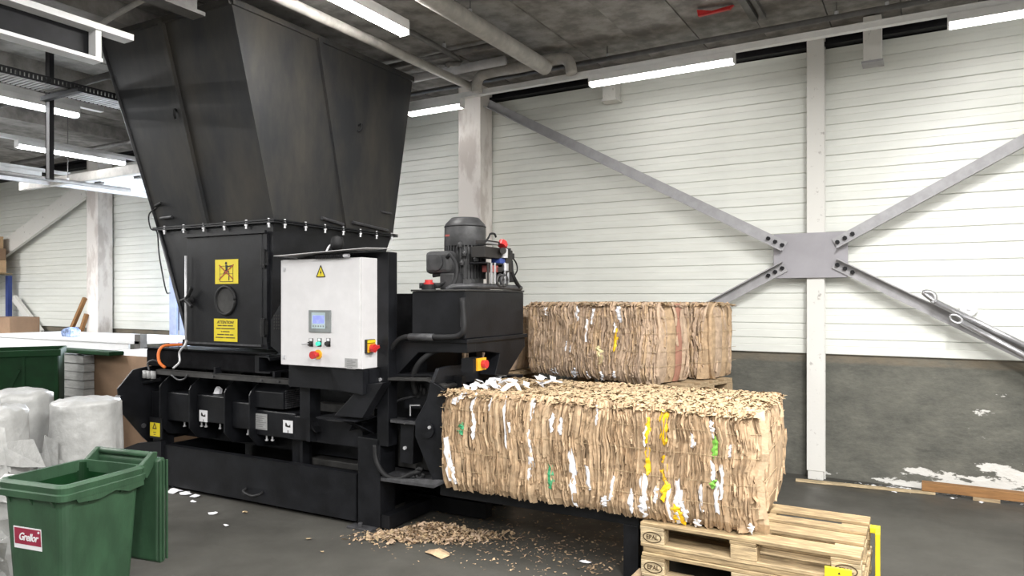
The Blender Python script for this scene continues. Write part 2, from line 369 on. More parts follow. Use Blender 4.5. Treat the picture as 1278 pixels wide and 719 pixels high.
# ------------------------------------------------------------------ ceiling lamps, rails, pipes
def lamp(label, p, d, L=1.5, group='ceiling LED lamps', m='led'):
    p = Vector(p); d = Vector(d); s_ = Vector((-d.y, d.x, 0)); c = p + d * L / 2
    t = thing('ceiling_lamp', label, 'lamp', c, 'w', group=group)
    part('housing', MB().obox(c + Vector((0, 0, .04)), d, s_, (0, 0, 1), L / 2, .05, .037), 'rail_white', t, bev=.004)
    mb = MB(); prof = [(-.046, .006), (-.046, -.018), (-.03, -.036), (.03, -.036), (.046, -.018), (.046, .006)]
    mb.prism([p + d * .01 + s_ * a + Vector((0, 0, b)) for a, b in prof], d * (L - .02))
    part('diffuser', mb, m, t)
    mb = MB()
    for e in (0, L): mb.obox(p + d * e + Vector((0, 0, .02)), d, s_, (0, 0, 1), .006, .05, .055)
    part('end_cap', mb, 'rail_white', t)
ZR, YR = 4.045, 6.9
lamp('lit LED lamp on the wall rail just right of the hopper', (-5.46, YR, ZR), (1, 0, 0), .77 + .0)
lamp('lit LED lamp on the wall rail above the back bales', (-3.06, YR, ZR), (1, 0, 0), 1.48)
lamp('lit LED lamp on the wall rail at upper right corner', (.15, YR, ZR), (1, 0, 0), 1.5)
single('lamp_rail', 'long pale lamp rail running along the back wall', 'rail', MB().box(-8.5, X1 - .1, YR - .035, YR + .035, 4.118, 4.172).box(-8.5, X1 - .1, YR - .045, YR + .045, 4.165, 4.172), 'rail_white', (-2, YR, 4.1))
lamp('lit LED lamp overhead between hopper and big pipe', (-3.84, 3.28, 4.05), (0, 1, 0), m='led_hall')
single('lamp_rail', 'pale lamp rail overhead right of the hopper', 'rail', MB().box(-3.875, -3.805, 0, 4.80, 4.115, 4.15), 'rail_white', (-3.84, 2.4, 4.1))
lamp('lit LED lamp at far left behind the hanging post', (-7.65, 2.64, 3.70), (0, 1, 0), m='led_far')
lamp('lit LED lamp beyond the hanging post, near the hopper edge', (-9.9, 4.62, 3.72), (0, 1, 0), 1.38, m='led_far')
lamp('lit LED lamp lowest at far left above the door track', (-12.05, 4.45, 3.70), (0, 1, 0), m='led_far')
for i, (x, y1) in enumerate(((-7.65, 4.4), (-9.9, 6.6), (-12.05, 6.4))):
    single('lamp_rail', ['nearest', 'middle', 'farthest'][i] + ' pale lamp rail left of the hopper', 'rail', MB().box(x - .035, x + .035, 0, y1, 3.78, 3.83), 'rail_white', (x, 2, 3.8))
# white C-channel trunking in front of the hopper
tr = thing('cable_trunking', 'open white trunking ending in front of the hopper top left', 'trunking', (-5.25, 1.5, 3.7), 'w')
part('top_flange', MB().box(-5.22, -5.10, -1, 3.17, 3.70, 3.745), 'rail_white', tr)
part('web', MB().box(-5.22, -5.21, -1, 3.0, 3.50, 3.70), 'dark_steel', tr)
part('bottom_flange', MB().box(-5.22, -5.10, -1, 2.94, 3.475, 3.50), 'rail_white', tr)
part('end_plate', MB().box(-5.21, -5.12, 2.90, 2.94, 3.49, 3.70), 'rail_white', tr)
single('ceiling_beam', 'grey steel beam end overhead in front of hopper', 'beam', MB().box(-5.05, -4.9, -1, 3.63, 4.0, 4.03).box(-4.99, -4.96, -1, 3.6, 4.03, 4.2).box(-5.05, -4.9, -1, 3.63, 4.2, 4.23), 'pipe_dark', (-5, 1, 4.1))
def pipe(label, pts, r, m, name='pipe', rods=(), sub=6, n=14):
    t = thing(name, label, 'pipe', pts[0], 'w')
    part('tube', MB().tube(pts, r, n, sub), m, t, smooth=True)
    for q in rods:
        part('hanger_rod', MB().tube([q, (q[0], q[1], ZC)], .006, 6, 1), 'pipe_dark', t)
        part('clamp', MB().cyl((q[0], q[1], q[2] - .02), (q[0], q[1], q[2] + .03), .018, 8), 'pipe_light', t)
pipe('big beige pipe overhead between the long lamps', [(-3.45, 1, 4.2), (-3.45, 6.62, 4.2)], .08, 'pipe_grey', rods=((-3.45, 5.2, 4.28),))
pipe('slim dark pipe along the ceiling over the wall rail', [(-6, 6.97, 4.30), (X1 - .2, 6.97, 4.30)], .026, 'pipe_dark', rods=((-2.9, 6.97, 4.32), (-.7, 6.97, 4.32), (-.3, 6.97, 4.32)))
pipe('grey pipe overhead alongside the hopper top', [(-4.5, 2.2, 4.2), (-4.5, 6.86, 4.2)], .045, 'pipe_grey')
pipe('thin dark pipe on rods beside the grey pipe', [(-4.30, 2.2, 4.34), (-4.30, 6.0, 4.34), (-4.30, 6.05, 4.2)], .028, 'pipe_dark', rods=((-4.30, 5.3, 4.38), (-4.30, 6.0, 4.38)))
pipe('pale pipe crossing behind the hopper corner', [(-7.5, 6.55, 4.33), (-3.9, 6.55, 4.33)], .05, 'pipe_light')
pipe('dark pipe crossing above the pale one', [(-7.5, 6.2, 4.375), (-3.6, 6.2, 4.375)], .03, 'pipe_dark')
pipe('brown insulated pipe ending in an elbow beside big pipe', [(-4.36, 6.72, 4.1), (-4.36, 6.72, 4.22), (-4.25, 6.72, 4.29), (-3.75, 6.72, 4.29), (-3.40, 6.78, 4.33), (-3.26, 6.78, 4.28), (-3.22, 6.78, 4.14)], .06, 'pipe_grey')
pipe('short grey pipe end at the top edge of the ceiling', [(-1.42, 4.0, 4.33), (-1.42, 5.35, 4.33)], .05, 'pipe_grey')
a = thing('conduit_rail', 'dark slotted conduit rail beside the red tag', 'rail', (-1.35, 6.3, 4.4), 'w')
part('rail', MB().box(-1.42, -1.36, 5.5, 6.9, 4.37, 4.42).box(-1.33, -1.29, 5.5, 6.9, 4.38, 4.42), 'pipe_dark', a)
part('clamp', MB().box(-1.5, -1.3, 5.5, 5.56, 4.33, 4.42), 'pipe_grey', a)
single('red_tag', 'crumpled red tape under the ceiling right of centre', 'tape', MB().prism([(-1.80, 6.45, 4.35), (-1.53, 6.48, 4.37), (-1.50, 6.5, 4.41), (-1.68, 6.48, 4.385), (-1.81, 6.45, 4.41)], (0, .06, .01)), 'red', (-1.6, 6.45, 4.4))
# left ceiling: hanging post, tray, beams
hp = thing('hanging_post', 'dark steel post hanging from the ceiling at far left', 'post', (-7.09, 3.6, 2.9), 'w')
part('post', MB().box(-7.13, -7.06, 3.57, 3.60, 2.9, ZC).box(-7.13, -7.115, 3.57, 3.64, 2.9, ZC), 'dark_steel', hp)
part('arm', MB().box(-7.12, -6.5, 3.52, 3.57, 3.62, 3.66), 'dark_steel', hp)
ty = thing('cable_tray', 'dark perforated cable tray carried by the hanging post', 'tray', (-6.8, 2, 3.7), 'w')
for x in (-6.66, -6.96):
    mb = MB().box(x - .006, x + .006, -2, 4.6, 3.665, 3.68).box(x - .006, x + .006, -2, 4.6, 3.715, 3.73)
    for i in range(190): mb.box(x - .006, x + .006, -2 + i * .0345, -2 + i * .0345 + .02, 3.68, 3.715)
    part('side_rail', mb, 'dark_steel', ty)
mb = MB()
for i in range(165): mb.box(-6.96, -6.66, -2 + i * .04, -2 + i * .04 + .024, 3.665, 3.672)
part('rungs', mb, 'zinc', ty, kind='stuff')
for i, (x, lab) in enumerate(((-8.7, 'concrete ceiling beam left of the hanging post'), (-11.0, 'concrete ceiling beam above the door leaf'), (-6.4, 'concrete ceiling beam over the cable tray'))):
    struct('trim_%d' % (i + 2), MB().box(x - .18, x + .18, Y0, YW, 4.24, ZC), 'concrete_ceiling')
for i, (y, z) in enumerate(((4.2, 4.05), (6.0, 4.0))):
    pipe(['nearer', 'farther'][i] + ' dark pipe crossing the ceiling left of the hopper', [(-13, y, z), (-6.9, y, z)], .035, 'pipe_dark')
pipe('sprinkler pipe hanging low at far left', [(-10.4, 3.6, 3.42), (-10.4, 6.4, 3.42)], .03, 'pipe_dark', rods=((-10.4, 4.0, 3.44), (-10.4, 5.5, 3.44)))
pipe('bent grey duct overhead at top left corner', [(-6.2, 2.9, 4.18), (-5.9, 2.7, 4.28), (-5.6, 2.5, 4.30), (-4.4, 2.4, 4.30)], .05, 'pipe_grey')
pipe('thin pale hose arching over the hopper front', [(-6.35, 3.55, 4.0), (-6.1, 3.5, 4.12), (-5.6, 3.5, 4.2), (-5.2, 3.5, 4.24)], .022, 'pipe_grey')

# ------------------------------------------------------------------ the baler (own frame: X along its length, front at Y = 4.33)
BK = 'black_paint'
B = thing('baler', 'big black horizontal baling press with tall hopper and white control cabinet', 'machine', (-4.9, 4.9, 0), 'm')
# hopper
h0 = [(-6.32, 4.45, 2.465), (-4.765, 4.45, 2.465), (-4.765, 6.1, 2.465), (-6.32, 6.1, 2.465)]
h1 = [(-6.55, 4.02, 4.21), (-4.79, 4.02, 4.21), (-4.74, 6.42, 4.21), (-6.60, 6.42, 4.21)]
def lerp(a, b, t): return tuple(a[i] + (b[i] - a[i]) * t for i in range(3))
hop = part('hopper', MB().add(h0 + h1, [(0, 1, 5, 4), (1, 2, 6, 5), (2, 3, 7, 6), (3, 0, 4, 7), (3, 2, 1, 0)]), 'hopper_paint', B)
mb = MB()
for i in range(4): mb.bar(h1[i], h1[(i + 1) % 4], .05, .05)
part('top_rim', mb, 'hopper_paint', hop)
for i in (0, 3): part('corner_trim', MB().tube([h0[i], h1[i]], .017, 8, 1), 'edge_worn', hop, smooth=True)
def rib(b0, b1, t0, t1, s0, s1, out):
    a, b = Vector(lerp(b0, b1, s0)), Vector(lerp(t0, t1, s1)); o = Vector(out) * .012
    part('stiffener', MB().bar(a + o, b + o, .05, .05, out), 'hopper_paint', hop)
rib(h0[0], h0[1], h1[0], h1[1], .46, .505, (0, -1, 0))
rib(h0[1], h0[2], h1[1], h1[2], .55, .40, (1, 0, 0))
def hook(p, out, s=1):
    p, o = Vector(p), Vector(out); z = Vector((0, 0, 1)); sd = o.cross(z)
    part('lifting_hook', MB().tube([p, p + o * .045 + z * .012, p + o * .055 - z * .03, p + o * .03 - z * .06 + sd * .01, p + o * .01 - z * .055 + sd * .02], .011, 8), 'rubber', hop, smooth=True)
def onf(t0, s):                                           # point on the leaning front face: s along, t up
    return Vector(lerp(lerp(h0[0], h0[1], s), lerp(h1[0], h1[1], s), t0))
def onr(t0, s): return Vector(lerp(lerp(h0[1], h0[2], s), lerp(h1[1], h1[2], s), t0))
hook(onf(.57, .45), (.3, -1, 0)); hook(onr(.60, .64), (1, 0, 0))
for t0, s, L in ((.05, .06, .17),): part('lug_bar', MB().tube([onf(t0, s) + Vector((0, -.02, 0)), onf(t0, s + .11) + Vector((0, -.02, .005))], .014, 8, 1), 'edge_worn', hop)
for s, s2 in ((.345, .52), (.60, .93)): part('lug_bar', MB().tube([onr(.035, s) + Vector((.02, 0, .01)), onr(.02, s2) + Vector((.02, 0, 0))], .016, 8, 1), 'edge_worn', hop)
part('latch', MB().tube([onf(.12, .04) + Vector((0, -.01, 0)), onf(.13, .12) + Vector((0, -.03, 0))], .012, 8, 1), 'rubber', hop)
part('latch', MB().tube([onr(.13, .86) + Vector((.0, 0, 0)), onr(.125, .94) + Vector((.03, 0, 0))], .012, 8, 1), 'edge_worn', hop)
fl = part('hopper_flange', MB().box(-6.36, -4.725, 4.41, 6.14, 2.44, 2.452).box(-6.36, -4.725, 4.41, 6.14, 2.458, 2.47), BK, B)
for i in range(6):
    x = -6.2 + i * .28; part('bolt', MB().cyl((x, 4.425, 2.40), (x, 4.425, 2.48), .010, 6).cyl((x, 4.425, 2.425), (x, 4.425, 2.44), .016, 6), 'zinc', fl)
for i in range(7):
    y = 4.55 + i * .25; part('bolt', MB().cyl((-4.74, y, 2.40), (-4.74, y, 2.48), .010, 6).cyl((-4.74, y, 2.425), (-4.74, y, 2.44), .016, 6), 'zinc', fl)
# chute under it
c0 = [(-5.86, 4.45, 1.36), (-4.80, 4.45, 1.36), (-4.80, 5.55, 1.36), (-5.86, 5.55, 1.36)]
c1 = [(-6.30, 4.45, 2.445), (-4.77, 4.45, 2.445), (-4.77, 6.08, 2.445), (-6.30, 6.08, 2.445)]
ch = part('chute', MB().add(c0 + c1, [(0, 1, 5, 4), (1, 2, 6, 5), (2, 3, 7, 6), (3, 0, 4, 7), (3, 2, 1, 0), (4, 5, 6, 7)]), BK, B)
part('corner_trim', MB().tube([(-5.86, 4.44, 1.38), (-6.30, 4.44, 2.44)], .015, 8, 1), 'edge_worn', ch, smooth=True)
mb = MB().box(-5.95, -4.82, 4.43, 4.50, 1.34, 1.40)
part('chute_sill', mb, BK, B, bev=.005)
# hatch
dz0, dz1, dx0, dx1 = 1.375, 2.352, -5.865, -4.875
dd = part('hatch_door', MB().box(dx0, dx1, 4.42, 4.452, dz0, dz1), BK, B, bev=.006)
part('hatch_frame', MB().box(dx0 - .02, dx1 + .05, 4.40, 4.43, dz1, dz1 + .025).box(dx1, dx1 + .05, 4.425, 4.45, dz0, dz1), BK, dd)
part('hatch_lip', MB().box(dx0, dx1, 4.405, 4.43, dz0 - .012, dz0 + .004), 'edge_worn', dd)
for z in (2.13, 1.53): part('hinge', MB().cyl((dx1 + .025, 4.405, z - .08), (dx1 + .025, 4.405, z + .08), .018, 10).box(dx1 - .03, dx1 + .06, 4.41, 4.43, z - .06, z + .06), 'rubber', dd)
px, pz = -5.335, 1.765
part('port_ring', MB().cyl((px, 4.42, pz), (px, 4.40, pz), .001, 4), 'rubber', dd)
ring = MB(); n = 32
ring.tube([(px + .125 * math.cos(2 * math.pi * i / n), 4.412, pz + .125 * math.sin(2 * math.pi * i / n)) for i in range(n + 1)], .014, 8, 1)
part('port_ring', ring, 'rubber', dd, smooth=True)
part('port_glass', MB().cyl((px, 4.42, pz), (px, 4.413, pz), .12, 32), 'black_dust', dd)
part('latch_arm', MB().tube([(-5.90, 4.38, 1.76), (-5.80, 4.37, 1.79), (-5.72, 4.36, 1.88)], .016, 8).cyl((-5.80, 4.42, 1.77), (-5.80, 4.36, 1.77), .03, 10).tube([(-5.82, 4.37, 1.77), (-5.72, 4.36, 1.71)], .018, 8, 1), 'rubber', dd)
part('lever_rod', MB().tube([(-5.83, 4.38, 1.30), (-5.83, 4.38, 2.18)], .011, 8, 1), 'zinc', B, smooth=True)
# signs on the hatch
def sign(name, x0, x1, z0, z1, y, m, parent): return part(name, MB().box(x0, x1, y - .003, y, z0, z1), m, parent, bev=.0)
XD, ZD = (1, 0, 0), (0, 0, 1)
sg = sign('warning_sign', -5.475, -5.175, 1.915, 2.135, 4.42, 'yellow_sign', B)
def flat(parent, name, m, polys, y, label=None):
    mb = MB()
    for pl in polys: mb.prism([(x, y, z) for x, z in pl], (0, -.0012, 0))
    return part(name, mb, m, parent, label)
def seg(x0, z0, x1, z1, t):
    a, b = Vector((x0, z0)), Vector((x1, z1)); d = (b - a).normalized(); p = Vector((-d.y, d.x)) * t / 2
    return [tuple(a + p), tuple(b + p), tuple(b - p), tuple(a - p)]
def disc(x, z, r, n=12): return [(x + r * math.cos(2 * math.pi * i / n), z + r * math.sin(2 * math.pi * i / n)) for i in range(n)]
sx, sz = -5.325, 2.025
flat(sg, 'frame_mark', 'ink_brown', [seg(sx - .085, sz + .05, sx - .085, sz - .09, .005), seg(sx + .085, sz + .05, sx + .085, sz - .09, .005), seg(sx - .085, sz - .09, sx + .085, sz - .09, .006), seg(sx - .085, sz + .05, sx + .085, sz + .05, .004), seg(sx - .085, sz - .02, sx + .085, sz - .02, .004)], 4.417)
flat(sg, 'figure_mark', 'ink', [disc(sx - .005, sz + .075, .014), seg(sx, sz + .06, sx + .005, sz - .005, .028), seg(sx + .005, sz + .045, sx + .085, sz + .052, .012), seg(sx - .002, sz + .02, sx - .035, sz - .02, .014), seg(sx + .01, sz + .005, sx + .035, sz - .005, .014), seg(sx + .033, sz - .01, sx + .033, sz - .08, .011)], 4.4165)
flat(sg, 'cross_mark', 'ink_red', [seg(sx - .095, sz + .06, sx + .09, sz - .07, .011), seg(sx + .095, sz + .062, sx - .095, sz - .07, .011)], 4.4155)
sg = sign('attention_sign', -5.49, -5.185, 1.395, 1.60, 4.42, 'yellow_sign', B)
text('ATTENTION!', .037, sg, 'ink_brown', (-5.34, 4.4165, 1.567), XD, ZD, shear=.25, sx=1.0)
mb = []
for i, (wd, gaps) in enumerate(((.21, (.3, .62)), (.25, (.28,)), (.12, (.2,)), (.22, (.45, .75)), (.26, (.42, .5)))):
    z = 1.538 - i * .027; e = [0] + [g for g in gaps] + [1]
    for a_, b_ in zip(e, e[1:]): mb.append(seg(-5.34 - wd / 2 + wd * a_ + .004, z, -5.34 - wd / 2 + wd * b_ - .004, z, .009))
flat(sg, 'small_print', 'ink_brown', mb, 4.417)
# cable loop hanging at the left of the hopper
part('cable', MB().tube([at(196, 259, Y=4.40), at(186, 268, Y=4.40), at(188, 285, Y=4.38), at(196, 290, Y=4.40), at(199, 320, Y=4.38), at(207, 362, Y=4.40), at(212, 366, Y=4.5)], .007, 6), 'rubber', B, smooth=True)
# channel box, upper beam, guard rail
part('channel', MB().box(-6.30, -3.05, 4.62, 5.55, .44, 1.16), BK, B)
ub = part('upper_beam', MB().box(-6.38, -4.90, 4.36, 5.55, 1.135, 1.30), 'black_matte', B, bev=.012)
part('beam_lip', MB().box(-6.38, -4.72, 4.34, 4.44, 1.302, 1.312), 'black_matte', ub)
fr_ = MB(); fr_.prism([(-4.90, 4.36, 1.14), (-4.90, 4.36, 1.295), (-4.74, 4.36, 1.295), (-4.72, 4.36, 1.275), (-4.72, 4.36, 1.25), (-4.75, 4.36, 1.275), (-4.85, 4.36, 1.275), (-4.85, 4.36, 1.155), (-4.72, 4.36, 1.155), (-4.72, 4.36, 1.14)], (0, .4, 0))
part('bracket', fr_, BK, ub)
part('plate_behind', MB().box(-4.90, -3.5, 4.75, 4.8, 1.1, 1.45), BK, ub)
gr = part('guard_rail', MB().box(-6.15, -4.385, 4.30, 4.306, 1.07, 1.115).box(-6.15, -4.385, 4.30, 4.36, 1.109, 1.115), 'black_dust', B)
for x in (-5.35, -4.75, -4.55): part('screw', MB().cyl((x, 4.30, 1.09), (x, 4.29, 1.09), .012, 8), 'edge_worn', gr)
for x in (-5.35, -4.62): part('stay', MB().box(x - .012, x + .012, 4.31, 4.38, 1.1, 1.17), BK, gr)
# ribs along the channel side
def ribp(x, label=None, th=.016):
    pts = [(x, 4.62, 1.13), (x, 4.52, 1.12), (x, 4.33, .985), (x, 4.31, .95), (x, 4.31, .60), (x, 4.40, .50), (x, 4.62, .46)]
    part('rib', MB().prism(pts, (th, 0, 0)), BK, B, bev=.003)
for x in (-6.12, -5.70, -5.235, -4.92): ribp(x)
ep = part('end_plate', MB().prism([(-6.36, 4.05, .95), (-6.36, 4.20, 1.11), (-6.36, 4.34, 1.13), (-6.36, 5.5, 1.13), (-6.36, 5.5, .4), (-6.36, 4.36, .40), (-6.36, 4.30, .46), (-6.36, 4.14, .66), (-6.36, 4.07, .75)], (.02, 0, 0)), BK, B, bev=.003)
part('pin', MB().cyl((-6.38, 4.07, .86), (-6.30, 4.07, .86), .03, 10), BK, ep)
part('bolt', MB().cyl((-6.34, 4.30, .57), (-6.325, 4.30, .57), .022, 12), 'edge_worn', ep)
part('tie_tube', MB().tube([(-6.34, 4.30, .98), (-6.13, 4.34, 1.02)], .018, 8, 1), BK, ep)
sk = [(-6.33, -6.14, .585, .90), (-6.10, -5.72, .63, .90), (-5.68, -5.26, .655, .905), (-5.21, -4.95, .635, .87), (-4.90, -4.44, .60, .82)]
for a_, b_, z0, z1 in sk: part('side_box', MB().box(a_, b_, 4.38, 4.7, z0, z1), BK, B, bev=.012)
part('side_box', MB().box(-4.52, -3.72, 4.38, 4.7, .60, .80), BK, B, bev=.008)
for x, z in ((-5.66, .60), (-5.60, .60), (-5.41, .60), (-5.05, .58), (-4.82, .55), (-4.75, .555), (-5.9, .58)):
    part('drain_bolt', MB().cyl((x, 4.42, z + .06), (x, 4.42, z), .008, 6).cyl((x, 4.42, z + .012), (x, 4.42, z), .015, 6), 'zinc', B)
for x, z in ((-5.50, .94), (-5.33, .93), (-5.0, .895)):
    part('paper_scrap', MB().prism([(x - .03, 4.44, z - .03), (x + .035, 4.45, z - .03), (x + .03, 4.46, z + .01), (x, 4.45, z + .035), (x - .02, 4.45, z + .01)], (.005, .03, 0)), 'paper', B, 'white paper scrap lying on the side boxes')
# sensor box with perforated end
sb_ = part('sensor_cover', MB().prism([(-4.92, 4.36, .845), (-4.92, 4.36, .985), (-4.92, 4.50, 1.06), (-4.92, 4.62, 1.06), (-4.92, 4.62, .845)], (.36, 0, 0)), BK, B, bev=.006)
mb = MB()
for i in range(7):
    for j in range(9): mb.box(-4.559, -4.552, 4.38 + .026 * i, 4.40 + .026 * i, .85 + .018 * j, .861 + .018 * j)
part('perforation', mb, 'edge_worn', sb_)
# labels on the side boxes
def label_icon(px0, py0, px1, py1, name='notice_label'):
    a, b = at(px0, py0, Y=4.38), at(px1, py1, Y=4.38)
    t = sign(name, a.x, b.x, b.z, a.z, 4.376, 'label_white', B); cx, cz, hh = (a.x + b.x) / 2, (a.z + b.z) / 2, (a.z - b.z) / 2
    flat(t, 'icon', 'ink', [[(cx - .028, cz + .025), (cx - .018, cz + .035), (cx - .006, cz + .012), (cx + .012, cz + .006), (cx + .028, cz + .022), (cx + .03, cz - .004), (cx + .005, cz - .006), (cx - .028, cz)], seg(cx + .002, cz - .03, cx + .002, cz - .055, .007)], 4.373)
label_icon(249.5, 511.5, 259.5, 527); label_icon(354, 524, 366, 541)
a_, b_ = at(319, 515.5, Y=4.38), at(334, 537, Y=4.38)
t = sign('data_plate', a_.x, b_.x, b_.z, a_.z, 4.376, 'plate_grey', B)
flat(t, 'small_print', 'ink_grey', [seg(a_.x + .012, a_.z - .02 - .018 * i, b_.x - .012 - .02 * (i % 3), a_.z - .02 - .018 * i, .006) for i in range(7)], 4.373)
a_, b_ = at(187, 527, Y=4.30), at(199, 545.5, Y=4.30)
t = sign('danger_label', a_.x, b_.x, b_.z, a_.z, 4.305, 'yellow_sign', B); cx, cz = (a_.x + b_.x) / 2, (a_.z + b_.z) / 2 + .03
part('label_carrier', MB().box(a_.x - .01, b_.x + .03, 4.305, 4.315, b_.z - .02, a_.z + .05), BK, B)
def tri(cx, cz, s): return [(cx, cz + s), (cx - s * .8, cz - s * .6), (cx + s * .8, cz - s * .6)]
flat(t, 'warning_triangle', 'ink_brown', [seg(cx, cz + .03, cx - .025, cz - .02, .009), seg(cx, cz + .03, cx + .025, cz - .02, .009), seg(cx - .028, cz - .02, cx + .028, cz - .02, .009), seg(cx - .02, cz - .055, cx + .02, cz - .055, .006), seg(cx - .014, cz - .075, cx + .014, cz - .075, .006)], 4.30)
# orange hose, plugs at the left end
part('orange_hose', MB().tube([at(206, 459, Y=4.28), at(199, 452, Y=4.27), at(198, 440, Y=4.28), at(204, 432, Y=4.32), at(218, 430.5, Y=4.42), at(232, 430, Y=4.5)], .014, 8), 'orange', B, 'orange hose bent over the upper beam', smooth=True)
part('grey_cable', MB().tube([at(233, 425, Y=4.36), at(230, 432, Y=4.33), at(224, 440, Y=4.33), at(224, 452, Y=4.32), at(216, 460, Y=4.29)], .01, 8), 'zinc', B, smooth=True)
part('grey_cable', MB().tube([at(214, 468, Y=4.29), at(222, 474, Y=4.29), at(230, 473, Y=4.29), at(234, 468, Y=4.29)], .008, 8), 'edge_worn', B, smooth=True)
for i in range(3):
    x = -6.28 + i * .06; part('plug', MB().cyl((x, 4.28, 1.03), (x, 4.28, 1.10), .024, 10), 'plate_grey', B, smooth=True)
part('grey_cable', MB().tube([(-6.22, 4.28, 1.10), (-6.24, 4.28, 1.17), (-6.19, 4.30, 1.20), (-6.15, 4.34, 1.18)], .010, 8), 'edge_worn', B, smooth=True)
# base: long low cover, feet, legs
bc = part('base_cover', MB().box(-6.12, -3.735, 4.33, 4.345, .035, .40).box(-6.12, -3.735, 4.33, 4.40, .398, .408).box(-6.12, -6.10, 4.33, 5.3, .035, .40).box(-3.75, -3.735, 4.33, 5.3, .035, .40), BK, B)
part('handle', MB().tube([(-4.97, 4.33, .135), (-4.96, 4.29, .12), (-4.85, 4.28, .10), (-4.78, 4.29, .115), (-4.77, 4.33, .13)], .012, 8), 'rubber', bc, smooth=True)
part('tray', MB().box(-4.45, -3.76, 4.55, 5.2, .36, .42), 'black_dust', B, bev=.01)
part('rear_light_block', MB().box(-6.36, -3.0, 5.35, 5.5, .0, .5), BK, B)  # unseen rear panel, extended to block daylight leaking under the machine
part('leg', MB().box(-4.60, -4.40, 4.50, 4.53, .36, .62).box(-4.43, -4.40, 4.42, 4.53, .36, .62), BK, B)
part('leg', MB().box(-3.725, -3.505, 4.33, 4.52, .02, .70), BK, B, bev=.004)
part('foot', MB().box(-3.77, -3.53, 4.25, 4.42, 0, .018).cyl((-3.66, 4.285, .018), (-3.66, 4.285, .05), .018, 8), 'edge_worn', B, bev=.003)
part('leg', MB().box(-6.28, -6.16, 4.36, 4.5, .0, .62), BK, B)
part('front_plinth', MB().prism([at(140, 565, Y=4.30), at(172, 553, Y=4.30), at(201, 551, Y=4.30), at(201, 606, Y=4.30), at(140, 600, Y=4.30)], (0, .05, 0)), BK, B)
# post right of the sensor box and brackets
part('post', MB().box(-4.31, -4.24, 4.30, 4.36, .80, 1.25).box(-4.24, -4.20, 4.30, 4.42, .62, 1.25), BK, B)
part('gusset', MB().prism([at(430, 524, Y=4.28), at(442, 524, Y=4.28), at(436, 538, Y=4.28)], (0, .1, 0)), BK, B)
part('gusset', MB().prism([at(381, 530, Y=4.31), at(381, 514, Y=4.31), at(394, 540, Y=4.31)], (0, .1, 0)), BK, B)
part('support_bracket', MB().prism([at(417, 519, Y=4.20), at(452, 522, Y=4.20), at(478, 478, Y=4.20), at(452, 480, Y=4.20)], (0, .1, 0)), BK, B, bev=.003)
part('bracket_shelf', MB().box(-4.02, -3.62, 4.18, 4.42, .845, .855).prism([(-3.78, 4.20, .845), (-3.70, 4.20, .845), (-3.62, 4.40, .72), (-3.70, 4.40, .72)], (0, .02, 0)), BK, B)
part('valve_tray', MB().box(-4.34, -3.70, 4.5, 4.62, .84, .90), 'black_dust', B)
part('red_drum', MB().cyl((-4.15, 4.62, 1.12), (-4.15, 4.62, 1.18), .12, 20), 'red_dull', B)
for q in range(3): part('hydraulic_hose', MB().tube([(-3.98 + .05 * q, 4.5, 1.10), (-3.94 + .05 * q, 4.46, 1.03), (-3.83 + .04 * q, 4.48, 1.0), (-3.70, 4.5, 1.04)], .018, 8), 'rubber', B, smooth=True)
# tall slim post carrying the cabinet
tp = part('cabinet_post', MB().box(-3.535, -3.425, 4.33, 4.44, .65, 2.14), BK, B, bev=.004)
for z in (1.16, 1.07): part('bolt', MB().cyl((-3.50, 4.33, z), (-3.50, 4.32, z), .014, 8), 'zinc', tp)
# control cabinet
cx0, cx1, cy0, cy1, cz0, cz1 = -4.352, -3.53, 4.15, 4.33, 1.252, 2.092
cbn = part('control_cabinet', MB().box(cx0, cx1, cy0, cy1, cz0, cz1), 'cabinet_white', B, bev=.004)
part('cabinet_door', MB().box(cx0 + .004, cx1 - .004, cy0 - .018, cy0 - .003, cz0 + .004, cz1 - .004), 'cabinet_white', cbn, bev=.003)
yf = cy0 - .018
part('cabinet_bracket', MB().box(cx0 - .0, cx1 + .02, 4.22, 4.33, 1.07, 1.245).prism([(-3.85, 4.16, 1.245), (-3.53, 4.16, 1.245), (-3.53, 4.16, 1.06), (-3.75, 4.16, 1.08)], (0, .08, 0)), BK, B)
part('backplate', MB().box(cx0 - .02, cx1 + .1, 4.335, 4.36, 1.9, 2.14), BK, B)
cp = part('canopy', MB().add([(-4.33, 4.04, 2.115), (-3.42, 4.06, 2.15), (-3.42, 4.36, 2.165), (-4.42, 4.40, 2.115), (-4.33, 4.04, 2.119), (-3.42, 4.06, 2.154), (-3.42, 4.36, 2.169), (-4.42, 4.40, 2.119)], [(0, 1, 2, 3), (7, 6, 5, 4), (0, 4, 5, 1), (1, 5, 6, 2), (2, 6, 7, 3), (3, 7, 4, 0)]), 'cabinet_white', B)
mb = MB()
for i in range(14): mb.cyl((-3.95 + i * .020, 4.11, 2.104), (-3.938 + i * .020, 4.11, 2.104), .019, 10)
part('coiled_cable', mb, 'rubber', cp); part('coil_end', MB().cyl((-3.67, 4.11, 2.104), (-3.62, 4.11, 2.104), .014, 10), 'zinc', cp)
part('lock', MB().box(cx0 + .03, cx0 + .055, yf - .006, yf, 2.00, 2.03).cyl((cx0 + .042, yf - .006, 2.015), (cx0 + .042, yf - .008, 2.015), .007, 8), 'zinc', cbn)
part('lock', MB().box(cx0 + .03, cx0 + .055, yf - .006, yf, 1.30, 1.33).cyl((cx0 + .042, yf - .006, 1.315), (cx0 + .042, yf - .008, 1.315), .007, 8), 'zinc', cbn)
def on(px_, py_): return at(px_, py_, Y=yf)
a_, b_ = on(386.5, 387), on(413.5, 415)
scn = part('screen', MB().box(a_.x, b_.x, yf - .012, yf, b_.z, a_.z), 'screen_grey', cbn, bev=.002)
